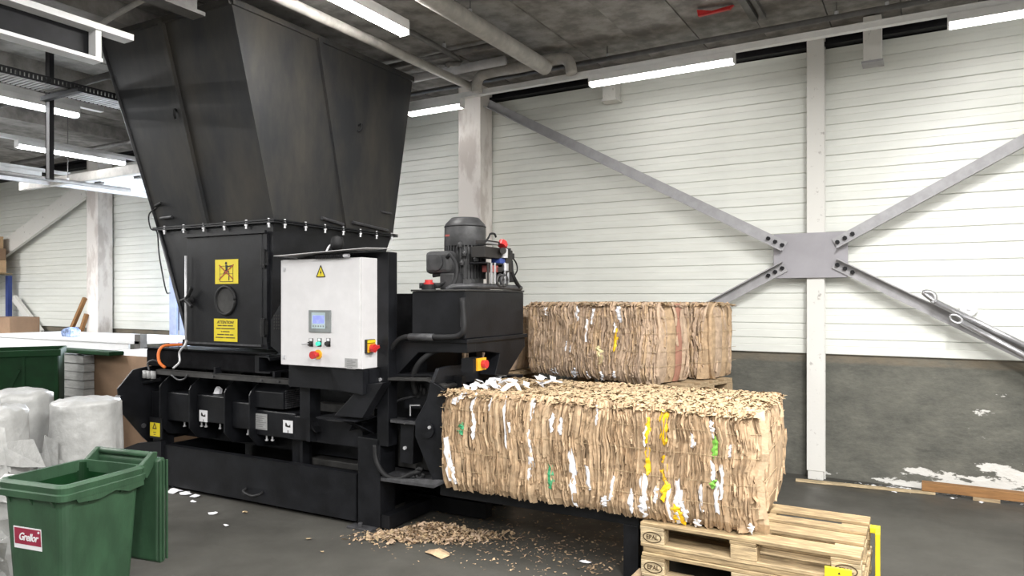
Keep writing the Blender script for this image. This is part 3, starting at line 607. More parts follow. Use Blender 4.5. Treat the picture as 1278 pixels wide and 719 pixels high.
part('screen_bezel', MB().box(a_.x + .032, b_.x - .052, yf - .014, yf - .01, b_.z + .028, a_.z - .018), 'screen_pale', cbn)
part('screen_glass', MB().box(a_.x + .048, b_.x - .062, yf - .0155, yf - .013, b_.z + .068, a_.z - .042), 'screen_blue', cbn, 'glowing blue display glass')
mb = MB()
for i in range(6): mb.box(a_.x + .045 + i * .026, a_.x + .057 + i * .026, yf - .0155, yf - .013, b_.z + .040, b_.z + .052)
part('screen_keys', mb, 'screen_grey', cbn)
wt = on(400.5, 339)
part('voltage_triangle', MB().prism([(x, yf, z) for x, z in tri(wt.x, wt.z - .008, .055)], (0, -.002, 0)), 'yellow_sign', cbn)
s_ = .055; z_ = wt.z - .008
flat(cbn, 'triangle_outline', 'ink', [seg(wt.x, z_ + s_, wt.x - s_ * .8, z_ - s_ * .6, .007), seg(wt.x, z_ + s_, wt.x + s_ * .8, z_ - s_ * .6, .007), seg(wt.x - s_ * .8, z_ - s_ * .6, wt.x + s_ * .8, z_ - s_ * .6, .007), [(wt.x + .004, z_ + .026), (wt.x - .009, z_ - .002), (wt.x + .001, z_ - .003), (wt.x - .004, z_ - .024), (wt.x + .010, z_ + .006), (wt.x + .001, z_ + .006)]], yf - .002)
def button(px_, py_, m, lever=False):
    q = on(px_, py_)
    part('switch_plate', MB().box(q.x - .020, q.x + .020, yf - .004, yf, q.z - .035, q.z + .03), 'ink', cbn)
    part('switch_tag', MB().box(q.x - .014, q.x + .014, yf - .006, yf - .003, q.z + .008, q.z + .028), 'label_white', cbn)
    part('switch_knob', MB().cyl((q.x, yf - .004, q.z - .012), (q.x, yf - .03, q.z - .012), .016, 14), m, cbn)
    if lever: part('key', MB().tube([(q.x, yf - .03, q.z - .012), (q.x - .05, yf - .05, q.z - .016)], .006, 6, 1), 'zinc', cbn)
button(388.5, 427, 'ink', True); button(399, 427, 'green_lamp'); button(410, 427, 'ink')
q = on(397.5, 442.5)
part('emergency_stop', MB().cyl((q.x, yf, q.z), (q.x, yf - .01, q.z), .037, 20), 'orange_yellow', cbn)
part('stop_mushroom', MB().cyl((q.x, yf - .01, q.z), (q.x - .0, yf - .045, q.z), .016, 12).cyl((q.x, yf - .045, q.z), (q.x, yf - .07, q.z), .03, 16), 'red', cbn, smooth=False)
a_, b_ = on(430.5, 447), on(446.5, 459)
pl = part('rating_plate', MB().box(a_.x, b_.x, yf - .002, yf, b_.z, a_.z), 'plate_grey', cbn)
flat(cbn, 'plate_print', 'ink_grey', [seg(a_.x + .02, a_.z - .014 - .013 * i, b_.x - .02 - .03 * ((i + 1) % 2), a_.z - .014 - .013 * i, .005) for i in range(6)], yf - .002)
a_, b_ = at(455, 424, X=cx1), at(465.5, 440, X=cx1)
mb = MB().box(cx1, cx1 + .02, a_.y, b_.y, b_.z, a_.z); part('isolator_plate', mb, 'ink', cbn)
part('isolator_face', MB().box(cx1 + .02, cx1 + .03, a_.y + .008, b_.y - .006, b_.z + .005, a_.z - .03), 'orange_yellow', cbn)
part('isolator_tag', MB().box(cx1 + .018, cx1 + .03, a_.y + .008, b_.y - .006, a_.z - .025, a_.z - .004), 'yellow_sign', cbn)
ym, zm = (a_.y + b_.y) / 2, (a_.z + b_.z) / 2 - .015
part('isolator_knob', MB().cyl((cx1 + .03, ym, zm), (cx1 + .06, ym, zm), .032, 14).obox((cx1 + .06, ym, zm), (0, 1, .35), (0, -.35, 1), (1, 0, 0), .04, .011, .014), 'red', cbn)
part('perforated_cover', MB().prism([at(338, 432, Y=4.40), at(338, 400, Y=4.40), at(352, 376, Y=4.40), at(362, 376, Y=4.40), at(362, 452, Y=4.40)], (0, .05, 0)), BK, B)
mb = MB()
for i in range(4):
    for j in range(5):
        q = at(342.5 + 2.8 * i, 394 + 4 * j, Y=4.40); mb.cyl(q, q - Vector((0, .003, 0)), .008, 8)
part('vent_hole', mb, 'ink', B)
q = at(394, 291, Y=4.40)
part('cable_gland', MB().lathe((-4.20, 4.62, 2.24), [(.0, -.05), (.04, -.05), (.06, 0), (.05, .06), (0, .08)], 12).tube([(-4.20, 4.62, 2.2), (-4.2, 4.6, 2.16), (-4.18, 4.55, 2.12)], .018, 8), 'rubber', B, smooth=True)
part('gland_tube', MB().tube([(-4.245, 4.6, 2.25), (-4.245, 4.55, 2.2), (-4.235, 4.5, 2.12)], .009, 8), 'zinc', B, smooth=True)
# press head: gantry, tank, motor
def polyY(pxs, Y, th, name, m=BK, parent=B, bev=.004, label=None): return part(name, MB().prism([at(*p, Y=Y) for p in pxs], (0, th, 0)), m, parent, label, bev)
def polyX(pxs, X, th, name, m=BK, parent=B, bev=.003): return part(name, MB().prism([at(*p, X=X) for p in pxs], (-th, 0, 0)), m, parent, None, bev)
polyY([(474, 462), (503, 427), (583, 426), (583, 440), (522, 440), (484, 480), (474, 480)], 4.42, .12, 'gantry_arm')
polyX([(582, 425), (655, 421.5), (655, 432), (633, 468), (618, 468), (624, 441), (605, 438), (582, 441)], -2.78, .14, 'gantry_head')
polyX([(541, 478), (548, 460), (560, 457), (634, 449), (630, 473), (562, 479)], -2.95, .03, 'head_plate')
part('gantry_top', MB().box(-3.28, -2.76, 4.40, 5.36, 1.455, 1.485), BK, B, bev=.004)
part('gantry_rear', MB().box(-3.28, -3.2, 5.25, 5.35, .45, 1.46).box(-3.28, -2.8, 5.25, 5.35, .45, 1.14), BK, B)
part('press_wall', MB().box(-3.42, -3.30, 4.66, 5.18, .45, 1.62), BK, B)
tk = part('oil_tank', MB().box(-3.255, -2.775, 4.40, 5.315, 1.485, 1.835), BK, B, bev=.008)
part('tank_lid', MB().box(-3.26, -2.77, 4.39, 5.32, 1.836, 1.85), 'black_dust', tk, bev=.003)
part('level_tube', MB().tube([at(576, 372, Y=4.385), at(576, 408, Y=4.385)], .008, 8, 1), 'edge_worn', tk)
part('filler_cap', MB().cyl((-3.17, 4.5, 1.85), (-3.17, 4.5, 1.905), .04, 14).cyl((-3.17, 4.5, 1.905), (-3.17, 4.5, 1.925), .03, 14), 'red', tk, 'red filler cap')
part('filler_base', MB().cyl((-3.17, 4.5, 1.85), (-3.17, 4.5, 1.89), .055, 14).cyl((-3.23, 4.46, 1.88), (-3.10, 4.55, 1.88), .022, 8).tube([(-3.12, 4.55, 1.88), (-3.05, 4.6, 1.93), (-3.1, 4.62, 1.97), (-3.2, 4.6, 1.96)], .015, 8), 'rubber', tk)
part('lid_hose', MB().tube([(-2.95, 4.42, 1.845), (-2.9, 4.44, 1.87), (-2.80, 4.55, 1.875), (-2.77, 4.8, 1.875), (-2.77, 5.25, 1.87)], .022, 8), 'edge_worn', tk, smooth=True)
part('conduit', MB().tube([at(474, 455, Y=4.38), at(492, 430, Y=4.38), at(502, 422, Y=4.38), at(518, 420, Y=4.36), at(560, 421, Y=4.36), at(574, 418, Y=4.36), at(579, 408, Y=4.36), at(577, 372, Y=4.38)], .021, 10), 'rubber', B, smooth=True)
part('conduit_sleeve', MB().tube([at(511, 420.5, Y=4.36), at(541, 421, Y=4.36)], .027, 10, 1), 'edge_worn', B, smooth=True)
part('head_hose', MB().tube([at(560, 434, Y=4.5), at(540, 440, Y=4.46), at(524, 452, Y=4.42), at(516, 470, Y=4.42), at(519, 492, Y=4.45)], .022, 10), 'rubber', B, smooth=True)
e0, e1 = at(590, 447, X=-2.72), at(603, 460, X=-2.72)
es = part('stop_box', MB().box(-2.78, -2.68, e0.y - .06, e0.y + .10, e1.z - .01, e0.z), BK, B)
part('stop_box_face', MB().box(-2.68, -2.665, e0.y - .02, e0.y + .10, e1.z, e0.z), 'orange_yellow', es)
part('stop_button', MB().cyl((-2.665, e0.y + .05, (e0.z + e1.z) / 2), (-2.63, e0.y + .05, (e0.z + e1.z) / 2), .03, 14), 'red', es)
polyY([(484, 374), (492, 366.5), (517, 366.5), (517, 440), (484, 440)], 4.9, .3, 'rear_housing', 'black_matte')
# motor
mc = (-3.055, 4.84, 0)
mo = part('motor_body', MB().lathe(mc, [(.13, 1.86), (.148, 1.87), (.148, 2.20), (.13, 2.21)], 28), 'motor_grey', B, smooth=False)
mb = MB()
for i in range(36):
    a = 2 * math.pi * i / 36; d = Vector((math.cos(a), math.sin(a), 0)); mb.obox(Vector(mc) + d * .155 + Vector((0, 0, 2.07)), d, d.cross(Vector((0, 0, 1))), (0, 0, 1), .012, .0035, .13)
part('cooling_fin', mb, 'motor_grey', mo)
part('fan_cowl', MB().lathe(mc, [(.166, 2.195), (.168, 2.20), (.165, 2.355), (.158, 2.375), (.11, 2.425), (.0, 2.43)], 28), 'motor_grey', mo, smooth=True)
part('cowl_seam', MB().lathe(mc, [(.166, 2.348), (.169, 2.352), (.166, 2.358)], 28), 'rubber', mo)
part('cowl_badge', MB().box(-3.14, -3.08, 4.68, 4.685, 2.27, 2.285), 'red_dull', mo, 'faded red badge')
part('motor_foot', MB().lathe(mc, [(.2, 1.85), (.2, 1.875), (.135, 1.90), (.115, 1.93), (.115, 1.98)], 24), 'motor_grey', mo, smooth=False)
part('terminal_box', MB().box(-3.25, -3.02, 4.56, 4.68, 1.975, 2.15), 'motor_grey', mo, bev=.03)
part('terminal_cover', MB().cyl((-3.14, 4.56, 2.06), (-3.14, 4.548, 2.06), .062, 20), 'motor_grey', mo)
part('mount_block', MB().box(-3.12, -2.99, 4.57, 4.72, 1.85, 1.98), 'motor_grey', mo, bev=.015)
part('terminal_cable', MB().tube([(-3.04, 4.56, 2.10), (-2.98, 4.52, 2.11), (-2.92, 4.50, 2.04), (-2.91, 4.48, 1.93), (-2.94, 4.44, 1.85)], .016, 8), 'rubber', mo, smooth=True)
for p in ((-2.99, 4.66, 2.20), (-2.95, 4.67, 2.13), (-2.97, 4.66, 2.06), (-2.88, 4.72, 2.09)): part('lug', MB().lathe(p, [(0, -.025), (.018, -.02), (.022, 0), (.012, .02), (0, .025)], 10), 'motor_grey', mo)
# valve stack right of the motor
vs = part('valve_block', MB().box(-2.88, -2.74, 4.95, 5.06, 1.99, 2.17), 'ink', B, bev=.006)
def vq(px_, py_, X=-2.75): return at(px_, py_, X=X)
def vbox(x0, y0, x1, y1, m, name, th=.09, X=-2.75, bev=.004):
    a, b = vq(x0, y0, X), vq(x1, y1, X); return part(name, MB().box(X - th, X, a.y, b.y, b.z, a.z), m, vs, bev=bev)
vbox(606, 299, 624, 306, 'ink', 'valve_cap'); vbox(607, 301, 622, 306, 'steel', 'valve_body', X=-2.745); vbox(605, 307, 626, 323, 'ink', 'solenoid', .12)
vbox(606, 327, 628, 331, 'dark_steel', 'manifold', .15); vbox(614, 331, 622, 340, 'red_dull', 'valve_plug'); vbox(624, 322, 639, 330, 'blue', 'blue_coil', .08)
vbox(620, 333, 627, 340, 'ink', 'solenoid', .08); vbox(632, 340, 642, 352, 'rubber', 'base_block', .1)
for x in (609, 613, 617.5, 630, 634): part('stand_pipe', MB().cyl(vq(x, 354), vq(x, 328), .010, 8), 'steel' if x > 612 else 'ink', vs)
part('silver_filter', MB().cyl(vq(630.5, 338), vq(630.5, 329), .028, 12), 'steel', vs); part('silver_filter', MB().cyl(vq(629, 322), vq(629, 311), .032, 12), 'zinc', vs)
part('black_knob', MB().cyl(vq(628, 313, -2.70), vq(628, 313, -2.75), .026, 12), 'ink', vs)
part('red_knob', MB().cyl(vq(626, 307), vq(628, 302), .034, 12).cyl(vq(629, 308), vq(630, 304.5), .026, 10), 'red', vs, 'red valve knob')
part('small_plug', MB().cyl(vq(635, 318), vq(635, 310), .018, 8).box(-2.8, -2.75, vq(635, 318).y, vq(642, 318).y, vq(637, 322).z, vq(637, 316).z), 'rubber', vs)
part('gauge_line', MB().tube([vq(606, 302), vq(610, 296), vq(612, 292), vq(617, 292), vq(619, 296)], .008, 6), 'rubber', vs, smooth=True)
part('return_hose', MB().tube([vq(639, 321), vq(644, 328), vq(645.5, 337), vq(641, 346)], .006, 6), 'rubber', vs, smooth=True)
part('return_hose', MB().tube([vq(638, 326), vq(639, 340), vq(643, 350), vq(648, 358)], .016, 8), 'rubber', vs, smooth=True)
for x in (624, 629): part('pump_ring', MB().tube([vq(x + 4 * math.cos(i * math.pi / 4), 350 + 7 * math.sin(i * math.pi / 4)) for i in range(9)], .012, 6, 2), 'motor_grey', vs, smooth=True)
# exit frame
polyY([(537, 475), (557, 488), (557, 598), (543, 607), (518, 545), (518, 525), (532, 500)], 4.25, .03, 'exit_plate')
part('exit_rim', MB().box(-2.87, -2.83, 4.22, 4.25, .50, 1.13), BK, B)
dq = at(534, 536, Y=4.25)
part('pivot_disc', MB().cyl(dq, dq - Vector((0, .018, 0)), .062, 24), BK, B); part('bolt', MB().cyl(dq - Vector((-.03, .018, -.02)), dq - Vector((-.03, .03, -.02)), .012, 8), 'zinc', B)
polyY([(500, 524), (517, 526), (515, 580), (499, 577)], 4.36, .12, 'tie_box')
for y in (527, 559): part('bolt', MB().cyl(at(506, y, Y=4.36), at(506, y, Y=4.36) - Vector((0, .014, 0)), .014, 8), 'zinc', B)
part('ledge', MB().prism([at(487, 524, Y=4.30), at(519, 527, Y=4.30), at(519, 523, Y=4.55), at(487, 519, Y=4.55)], (0, 0, -.02)), 'edge_worn', B)
part('floor_plate', MB().prism([at(475, 597, Y=4.30), at(541, 606, Y=4.24), at(556, 599, Y=4.24), at(556, 592, Y=4.6), at(475, 580, Y=4.6)], (0, 0, -.02)), 'edge_worn', B)
part('bottom_sheet', MB().box(-3.50, -2.90, 4.55, 4.60, .45, .75), 'black_dust', B)
part('low_hose', MB().tube([at(468, 555, Y=4.34), at(470, 575, Y=4.33), at(480, 592, Y=4.32), at(497, 598, Y=4.31), at(515, 591, Y=4.32), at(526, 588, Y=4.36)], .019, 10), 'rubber', B, smooth=True)
part('hose_eye', MB().tube([at(524 + 5 * math.cos(i * math.pi / 4), 591 + 6 * math.sin(i * math.pi / 4), Y=4.34) for i in range(8)], .016, 8, 2), 'rubber', B, smooth=True)
part('twist_tool', MB().tube([at(487, 508, Y=4.5), at(497, 500, Y=4.5), at(511, 496, Y=4.5), at(524, 494, Y=4.5)], .009, 6), 'edge_worn', B, smooth=True)
for x, y in ((526, 488), (530, 492), (522, 496)): part('fitting', MB().cyl(at(x, y, Y=4.5), at(x, y - 8, Y=4.5), .022, 8), 'rubber', B)
part('wire_guide', MB().tube([at(512, 519, Y=4.42), at(512, 506, Y=4.42), at(524, 506, Y=4.42)], .006, 6, 1), 'zinc', B)
def bandp(pts, Y, wd, name, m): 
    mb = MB(); Q = [at(*p, Y=Y) for p in pts]
    for a, b in zip(Q, Q[1:]): mb.bar(a, b, .16, wd, (0, 0, 1))
    return part(name, mb, m, B)
bandp([(492, 472), (540, 473), (563, 482)], 4.40, .018, 'top_guide', 'black_dust'); bandp([(492, 467), (543, 467), (566, 478)], 4.48, .018, 'top_guide', BK)
part('side_guide', MB().box(-3.4, -2.87, 4.5, 4.56, .93, 1.2), BK, B)
# discharge table
part('table_beam', MB().box(-2.95, -1.44, 4.33, 4.40, .345, .425).box(-2.95, -1.44, 5.05, 5.12, .345, .425), BK, B, bev=.004)
part('table_top', MB().box(-2.95, -1.44, 4.30, 5.14, .425, .437), BK, B)
for y in (4.33, 5.05): part('leg', MB().box(-1.545, -1.445, y, y + .08, 0, .345), BK, B, bev=.004)
part('floor_beam', MB().box(-3.70, -2.9, 4.9, 5.0, .02, .14).box(-3.5, -3.42, 4.34, 5.0, .02, .12), BK, B)

# ------------------------------------------------------------------ cardboard bales
class Soup(MB): open = True
def wob(x, z, s): return noise.noise(Vector((x * 4.5 + s, z * 3.0, s * .7)))
def bale(label, org, L, D, Ht, seed, fr='m', rz=0, tones=(0, 1, 2, 3), n_part=70, end=True, scraps=(), fine=1.0, group='cardboard bales', top=True, wires=True, coarse=None):
    rnd = random.Random(seed)
    t = thing('cardboard_bale', label, 'bale', org, fr, group, rz, own=True)
    MT = ['kraft%d' % i for i in range(6)] + ['kraft_pale', 'kraft_core', 'kraft_pink']
    # dark core with uneven skin
    bm = bmesh.new(); bmesh.ops.create_grid(bm, x_segments=2, y_segments=2, size=.5); bm.free()
    mb = MB(); mb.box(-L / 2 + .03, L / 2 - .035, -D / 2 + .03, D / 2 - .01, .006, Ht - .03); part('core', mb, 'kraft_core', t, bev=.02)
    def skin(s, z, ln):                                   # how far the skin stands out of the nominal face
        e = min(z, Ht - z) / .09; p = -.035 * max(0, 1 - e) ** 2
        q = min(s, ln - s) / .12; p += -.05 * max(0, 1 - q) ** 2
        return p + .022 * noise.noise(Vector((s * 2.3 + seed, z * 2.6, 1.7 + seed))) + .012 * noise.noise(Vector((s * 9, z * 5, seed)))
    def ribbon(mb, face, s, wd, z0, z1, dep, rows=7, fold=None, rag=.25):
        ln = L if face == 'front' else D
        fold = rnd.uniform(.25, .75) if fold is None else fold
        vs = []
        for k in range(rows + 1):
            z = z0 + (z1 - z0) * k / rows
            tap = 1 - rag * abs(2 * k / rows - 1) ** 3 * rnd.random()
            jag = rag > .8 and k not in (0, rows)
            if jag: tap *= rnd.uniform(.55, 1.25)
            c = s + (wd * rnd.uniform(-.22, .22) if jag else 0) + .030 * wob(s * .6, z, seed) + .016 * noise.noise(Vector((s * 4, z * 9, seed))) + .005 * noise.noise(Vector((s * 30, z * 26, seed)))
            o = dep + skin(min(max(c, 0), ln), z, ln) + .004 * rnd.uniform(-1, 1)
            for f, dd in ((-.5, -.008), (fold - .5, .004 * rnd.uniform(.0, 1.6)), (.5, -.009)):
                u = c + f * wd * tap; zz = z + (.012 * rnd.uniform(-1, 1) if k in (0, rows) else 0)
                if face == 'front': vs.append((u - L / 2, -D / 2 - (o + dd), zz))
                else: vs.append((L / 2 + (o + dd), u - D / 2, zz))
        mb.add(vs, [(3 * k + j, 3 * k + j + 1, 3 * k + j + 4, 3 * k + j + 3) for k in range(rows) for j in (0, 1)])
    def run(face, ln, wmin, wmax):
        mass = Soup(); s = .01; single_ = []
        while s < ln - .005:
            wd = rnd.uniform(wmin, wmax) * (1.8 if rnd.random() < .1 else 1)
            cuts = sorted([0] + [rnd.uniform(.12, .88) * Ht for _ in range(rnd.choice((0, 1, 1, 2, 2, 3)))] + [Ht])
            tone = rnd.choice(tones)
            for a, b in zip(cuts, cuts[1:]):
                if rnd.random() < .35: tone = rnd.choice(tones)
                z0, z1 = max(0.002, a - .04 * rnd.random()), min(Ht, b + .04 * rnd.random())
                single_.append((wd * (z1 - z0), s + wd / 2, wd * rnd.uniform(1.15, 1.7), z0, z1, rnd.uniform(-.014, .010), tone))
            s += wd
        single_.sort(reverse=True)
        for i, (_, c, wd, z0, z1, dep, tone) in enumerate(single_):
            rows = max(3, min(12, int((z1 - z0) / .045)))
            if i < n_part:
                m = Soup(); ribbon(m, face, c, wd, z0, z1, dep + .004, rows); part('cardboard_strip', m, MT[tone], t)
            else:
                mass.cur = tone; ribbon(mass, face, c, wd, z0, z1, dep, rows)
        for _ in range(int(ln * Ht * 900 * fine)):        # small torn edges and buckles between the strips
            mass.cur = rnd.choice(tones); z = rnd.uniform(.0, Ht - .03); ribbon(mass, face, rnd.uniform(.01, ln - .01), rnd.uniform(.005, .022), z, min(Ht, z + rnd.uniform(.025, .14)), rnd.uniform(-.004, .018), 3, rag=.95)
        o = part('cardboard_edges', mass, MT, t, kind='stuff'); return o
    run('front', L, .014 / fine, .03 / fine)
    if end:                                               # pressed end: broad sheets seen flat
        s = 0.0; i = 0
        while s < D - .02:
            wd = min(rnd.uniform(.09, .2), D - s)
            m = Soup(); vs = []; rows = 10; cols = 4
            b0 = rnd.uniform(-.012, .012); tilt = rnd.uniform(-.03, .03)
            for k in range(rows + 1):
                z = .005 + (Ht - .01) * k / rows
                for j in range(cols + 1):
                    u = s + (wd + .012) * j / cols + tilt * (z / Ht - .5)
                    bul = .05 * math.sin(math.pi * min(1, max(0, z / Ht))) ** .6 * (.6 + .4 * math.sin(math.pi * min(max(u / D, 0), 1)))
                    o = b0 + bul - .03 + .014 * noise.noise(Vector((u * 5, z * 5, seed + 3))) - (.016 if j in (0, cols) else 0)
                    e = min(u, D - u); o -= .05 * max(0, 1 - e / .08) ** 2
                    vs.append((L / 2 + o, u - D / 2, z))
            m.add(vs, [(k * (cols + 1) + j, k * (cols + 1) + j + 1, (k + 1) * (cols + 1) + j + 1, (k + 1) * (cols + 1) + j) for k in range(rows) for j in range(cols)])
            part('end_sheet', m, MT[coarse[i % len(coarse)] if coarse else rnd.choice(tones)], t, smooth=True)
            s += wd; i += 1
        m = Soup()
        for _ in range(26):
            m.cur = rnd.choice(tones); z = rnd.uniform(0, Ht * .8); ribbon(m, 'end', rnd.uniform(.02, D - .02), rnd.uniform(.015, .06), z, min(Ht, z + rnd.uniform(.08, .3)), rnd.uniform(.0, .015), 4, rag=.9)
        part('torn_edges', m, MT, t, kind='stuff')
    if top:
        m = Soup()
        for _ in range(int(L * D * 4200 * fine)):
            x, y = rnd.uniform(-L / 2, L / 2 - .01), rnd.uniform(-D / 2 + .005, D / 2)
            e = min(x + L / 2, L / 2 - x, y + D / 2, D / 2 - y); z = Ht - .012 - .03 * max(0, 1 - e / .07) ** 2 + .014 * noise.noise(Vector((x * 5, y * 5, seed)))
            a = rnd.gauss(math.pi * .5, .5) if rnd.random() < .6 else rnd.uniform(0, math.pi); l1, w1 = rnd.uniform(.008, .05) * (1.5 if rnd.random() < .06 else 1), rnd.uniform(.004, .016)
            d = Vector((math.cos(a), math.sin(a), rnd.gauss(0, .12))); n_ = Vector((-math.sin(a), math.cos(a), rnd.gauss(0, .3)))
            c = Vector((x, y, z)); b = Vector((0, 0, rnd.uniform(-.004, .012)))
            m.cur = 6 if rnd.random() < .68 else rnd.choice(tones)
            m.add([c - d * l1 - n_ * w1 * .6, c - n_ * w1 + b, c + d * l1 - n_ * w1 * .5, c + d * l1 * .9 + n_ * w1 * .7, c + n_ * w1 + b, c - d * l1 + n_ * w1 * .8], [(0, 1, 4, 5), (1, 2, 3, 4)])
        part('crushed_top', m, MT, t, kind='stuff')
    for i, (x, za, zb, wd, m_) in enumerate(scraps):
        m = Soup(); ribbon(m, 'front', x + L / 2, wd, za, zb, .014, 8, rag=.85)
        part('paper_scrap' if m_ in ('paper', 'paper_cream') else 'coloured_scrap', m, m_, t, {'paper': 'white paper scrap', 'paper_yellow': 'yellow scrap', 'paper_green': 'green scrap', 'paper_lime': 'light green scrap', 'paper_cream': 'cream paper scrap'}[m_])
    if wires:
        for z in [Ht * f for f in (.22, .40, .62, .82)]:
            pts = [(-L / 2 + L * i / 16, -D / 2 - .012 - skin(L * i / 16, z, L) * .6, z + .004 * math.sin(i * 2)) for i in range(17)]
            if end: pts += [(L / 2 + .012, -D / 2 + .05, z), (L / 2 + .02, 0, z), (L / 2, D / 2, z)]
            part('baling_wire', MB().tube(pts, .0016, 5, 1), 'kraft_pale', t)
    return t
BX0, BX1, BY0, BY1, BZ0, BH = -2.86, -.70, 4.185, 5.26, .440, .695
def fs(px_, ya, yb, wpx, m_='paper'):                      # scrap on the front of the first bale
    a, b = at(px_, ya, Y=BY0), at(px_, yb, Y=BY0); dpt = 890 * wpx
    d = (a - Vector((0, 0, H))); dist = -a.x * math.sin(PHM) + a.y * math.cos(PHM)
    return (a.x - (BX0 + BX1) / 2, max(.0, b.z - BZ0), min(BH - .01, a.z - BZ0), wpx * dist / 890 * (1.2 if m_ == 'paper' else 1.9), m_)
scr = [fs(592, 490, 515, 5), fs(594, 512, 548, 5), fs(613, 497, 522, 4), fs(631, 488, 558, 3), fs(637, 525, 540, 4), fs(661, 570, 605, 6), fs(665, 498, 524, 7), fs(663, 535, 560, 4),
       fs(664, 556, 592, 4), fs(693, 516, 538, 5), fs(704, 522, 543, 8), fs(715, 560, 632, 9), fs(733, 580, 612, 5), fs(763, 592, 622, 4), fs(757, 618, 634, 7), fs(790, 610, 640, 5), fs(743, 500, 528, 3),
       fs(561, 545, 600, 9), fs(566, 580, 604, 8), fs(806, 530, 556, 6), fs(807, 590, 628, 8), fs(806, 620, 645, 11), fs(852, 612, 640, 7), fs(823, 605, 628, 5), fs(862, 540, 560, 6), fs(876, 605, 640, 5), fs(893, 600, 640, 5), fs(898, 580, 622, 4),
       fs(889, 525, 545, 5), fs(887, 575, 598, 5), fs(909, 556, 570, 6), fs(932, 655, 671, 6), fs(848, 598, 655, 7), fs(855, 625, 652, 8), fs(838, 610, 650, 5), fs(870, 648, 660, 9), fs(575, 485, 500, 8), fs(569, 495, 505, 9), fs(580, 478, 492, 9),
       fs(830, 513, 556, 6, 'paper_yellow'), fs(833, 570, 600, 6, 'paper_yellow'), fs(848, 630, 655, 8, 'paper_yellow'), fs(809, 520, 560, 4, 'paper_yellow'), fs(810, 556, 592, 4, 'paper_yellow'), fs(834, 590, 628, 5, 'paper_yellow'),
       fs(580, 528, 542, 5, 'paper_green'), fs(688, 580, 610, 5, 'paper_green'), fs(890, 545, 572, 4, 'paper_lime'), fs(888, 596, 607, 4, 'paper_lime')]
fb = bale('long cardboard bale in front, pushed out of the baler onto the pallets', ((BX0 + BX1) / 2, (BY0 + BY1) / 2, BZ0), BX1 - BX0, BY1 - BY0, BH, 3, n_part=120, scraps=scr)
rnd = random.Random(8)
mbs = Soup()
for i in range(34):                                        # white shreds on the left end of the top
    p = at(rnd.uniform(570, 690), rnd.uniform(468, 482), Z=BZ0 + BH + .02)
    x, y = p.x - (BX0 + BX1) / 2, p.y - (BY0 + BY1) / 2; a = rnd.uniform(0, 3.1); l_ = rnd.uniform(.03, .08)
    if abs(x) > 1.05 or abs(y) > .5: continue
    d = Vector((math.cos(a), math.sin(a), rnd.uniform(-.2, .4))) * l_; n_ = Vector((-math.sin(a), math.cos(a), .3)) * rnd.uniform(.015, .035); c = Vector((x, y, BH + .008))
    mbs.add([c - d - n_, c - n_ + Vector((0, 0, .02)), c + d - n_ * .6, c + d + n_, c + n_ + Vector((0, 0, .02)), c - d + n_ * .7], [(0, 1, 4, 5), (1, 2, 3, 4)])
part('paper_shreds', mbs, 'paper', fb, 'heap of white paper shreds on the top', kind='stuff')

# pallets
PALLET = {}
def pallet(label, org, fr='m', rz=0, marks=True, group='wooden pallets', tones=(0, 1, 2), seed=0):
    rnd = random.Random(seed)
    t = thing('pallet', label, 'pallet', org, fr, group, rz, own=True)
    def pc(name, key, x, y, z, sx_, sy_, sz_, m):
        k2 = (key, m)
        if k2 not in PALLET: PALLET[k2] = mesh(name, MB().box(-sx_ / 2, sx_ / 2, -sy_ / 2, sy_ / 2, 0, sz_), m)
        o = bpy.data.objects.new(name, PALLET[k2]); C.objects.link(o); o.parent = t; o.location = (x + rnd.uniform(-.004, .004), y, z); o.rotation_euler = (0, 0, rnd.uniform(-.004, .004)); bevel(o, .003, 1); return o
    mm = lambda: ('wood_dark' if tones == 'dark' else 'wood%d' % rnd.choice(tones))
    for y, wd in ((-.3275, .145), (-.085, .145), (.105, .1), (.3275, .145)): pc('deck_board', 'd%g' % wd, 0, y, .122, 1.2, wd, .022, mm())
    for x in (-.5275, 0, .5275): pc('stringer_board', 's', x, 0, .1, .145, .8, .022, mm())
    for y, wd in ((-.35, .1), (0, .145), (.35, .1)):
        pc('runner_board', 'r%g' % wd, 0, y, 0, 1.2, wd, .022, mm())
        for x in (-.5275, 0, .5275): 
            b = pc('block', 'b%g' % wd, x, y, .022, .145, wd, .078, mm())
    if marks:
        for x in (-.5275, .5275):
            b = MB(); mk = [seg(x + .055 * math.cos(2 * math.pi * i / 20), .061 + .030 * math.sin(2 * math.pi * i / 20), x + .055 * math.cos(2 * math.pi * (i + 1) / 20), .061 + .030 * math.sin(2 * math.pi * (i + 1) / 20), .006) for i in range(20)]
            flat(t, 'brand_oval', 'ink_brown', mk, -.4012)
            text('EPAL', .036, t, 'ink_brown', (x, -.4016, .061), XD, ZD, sx=.95)
    return t
pallet('topmost pallet of the pale stack, directly under the right end of the front bale', (-.765, 4.545, .289), 'm', -.022, True, seed=12)
sl = thing('spacer_boards', 'layer of loose boards between the two stacked pale pallets', 'boards', (-.765, 4.545, .257), 'm', None, -.022, own=True)
for y in (-.345, -.12, .12, .345): part('board', MB().box(-.585, .60, y - .05, y + .05, .001, .031), 'wood%d' % (int(abs(y) * 100) % 3), sl, bev=.003)
pallet('lower pallet of the pale stack, below the layer of loose boards', (-.757, 4.537, .112), 'm', -.022, True, seed=11)
for i, y in enumerate((4.22, 4.86)): single('timber_bearer', ('front' if i == 0 else 'rear') + ' squared timber on the floor carrying the pallet stack', 'timber', MB().box(-1.34, -.20, y - .04, y + .04, 0, .111), 'wood1', (-.77, y, 0), 'm', 'bearers under the pallet stack', bev=.004)

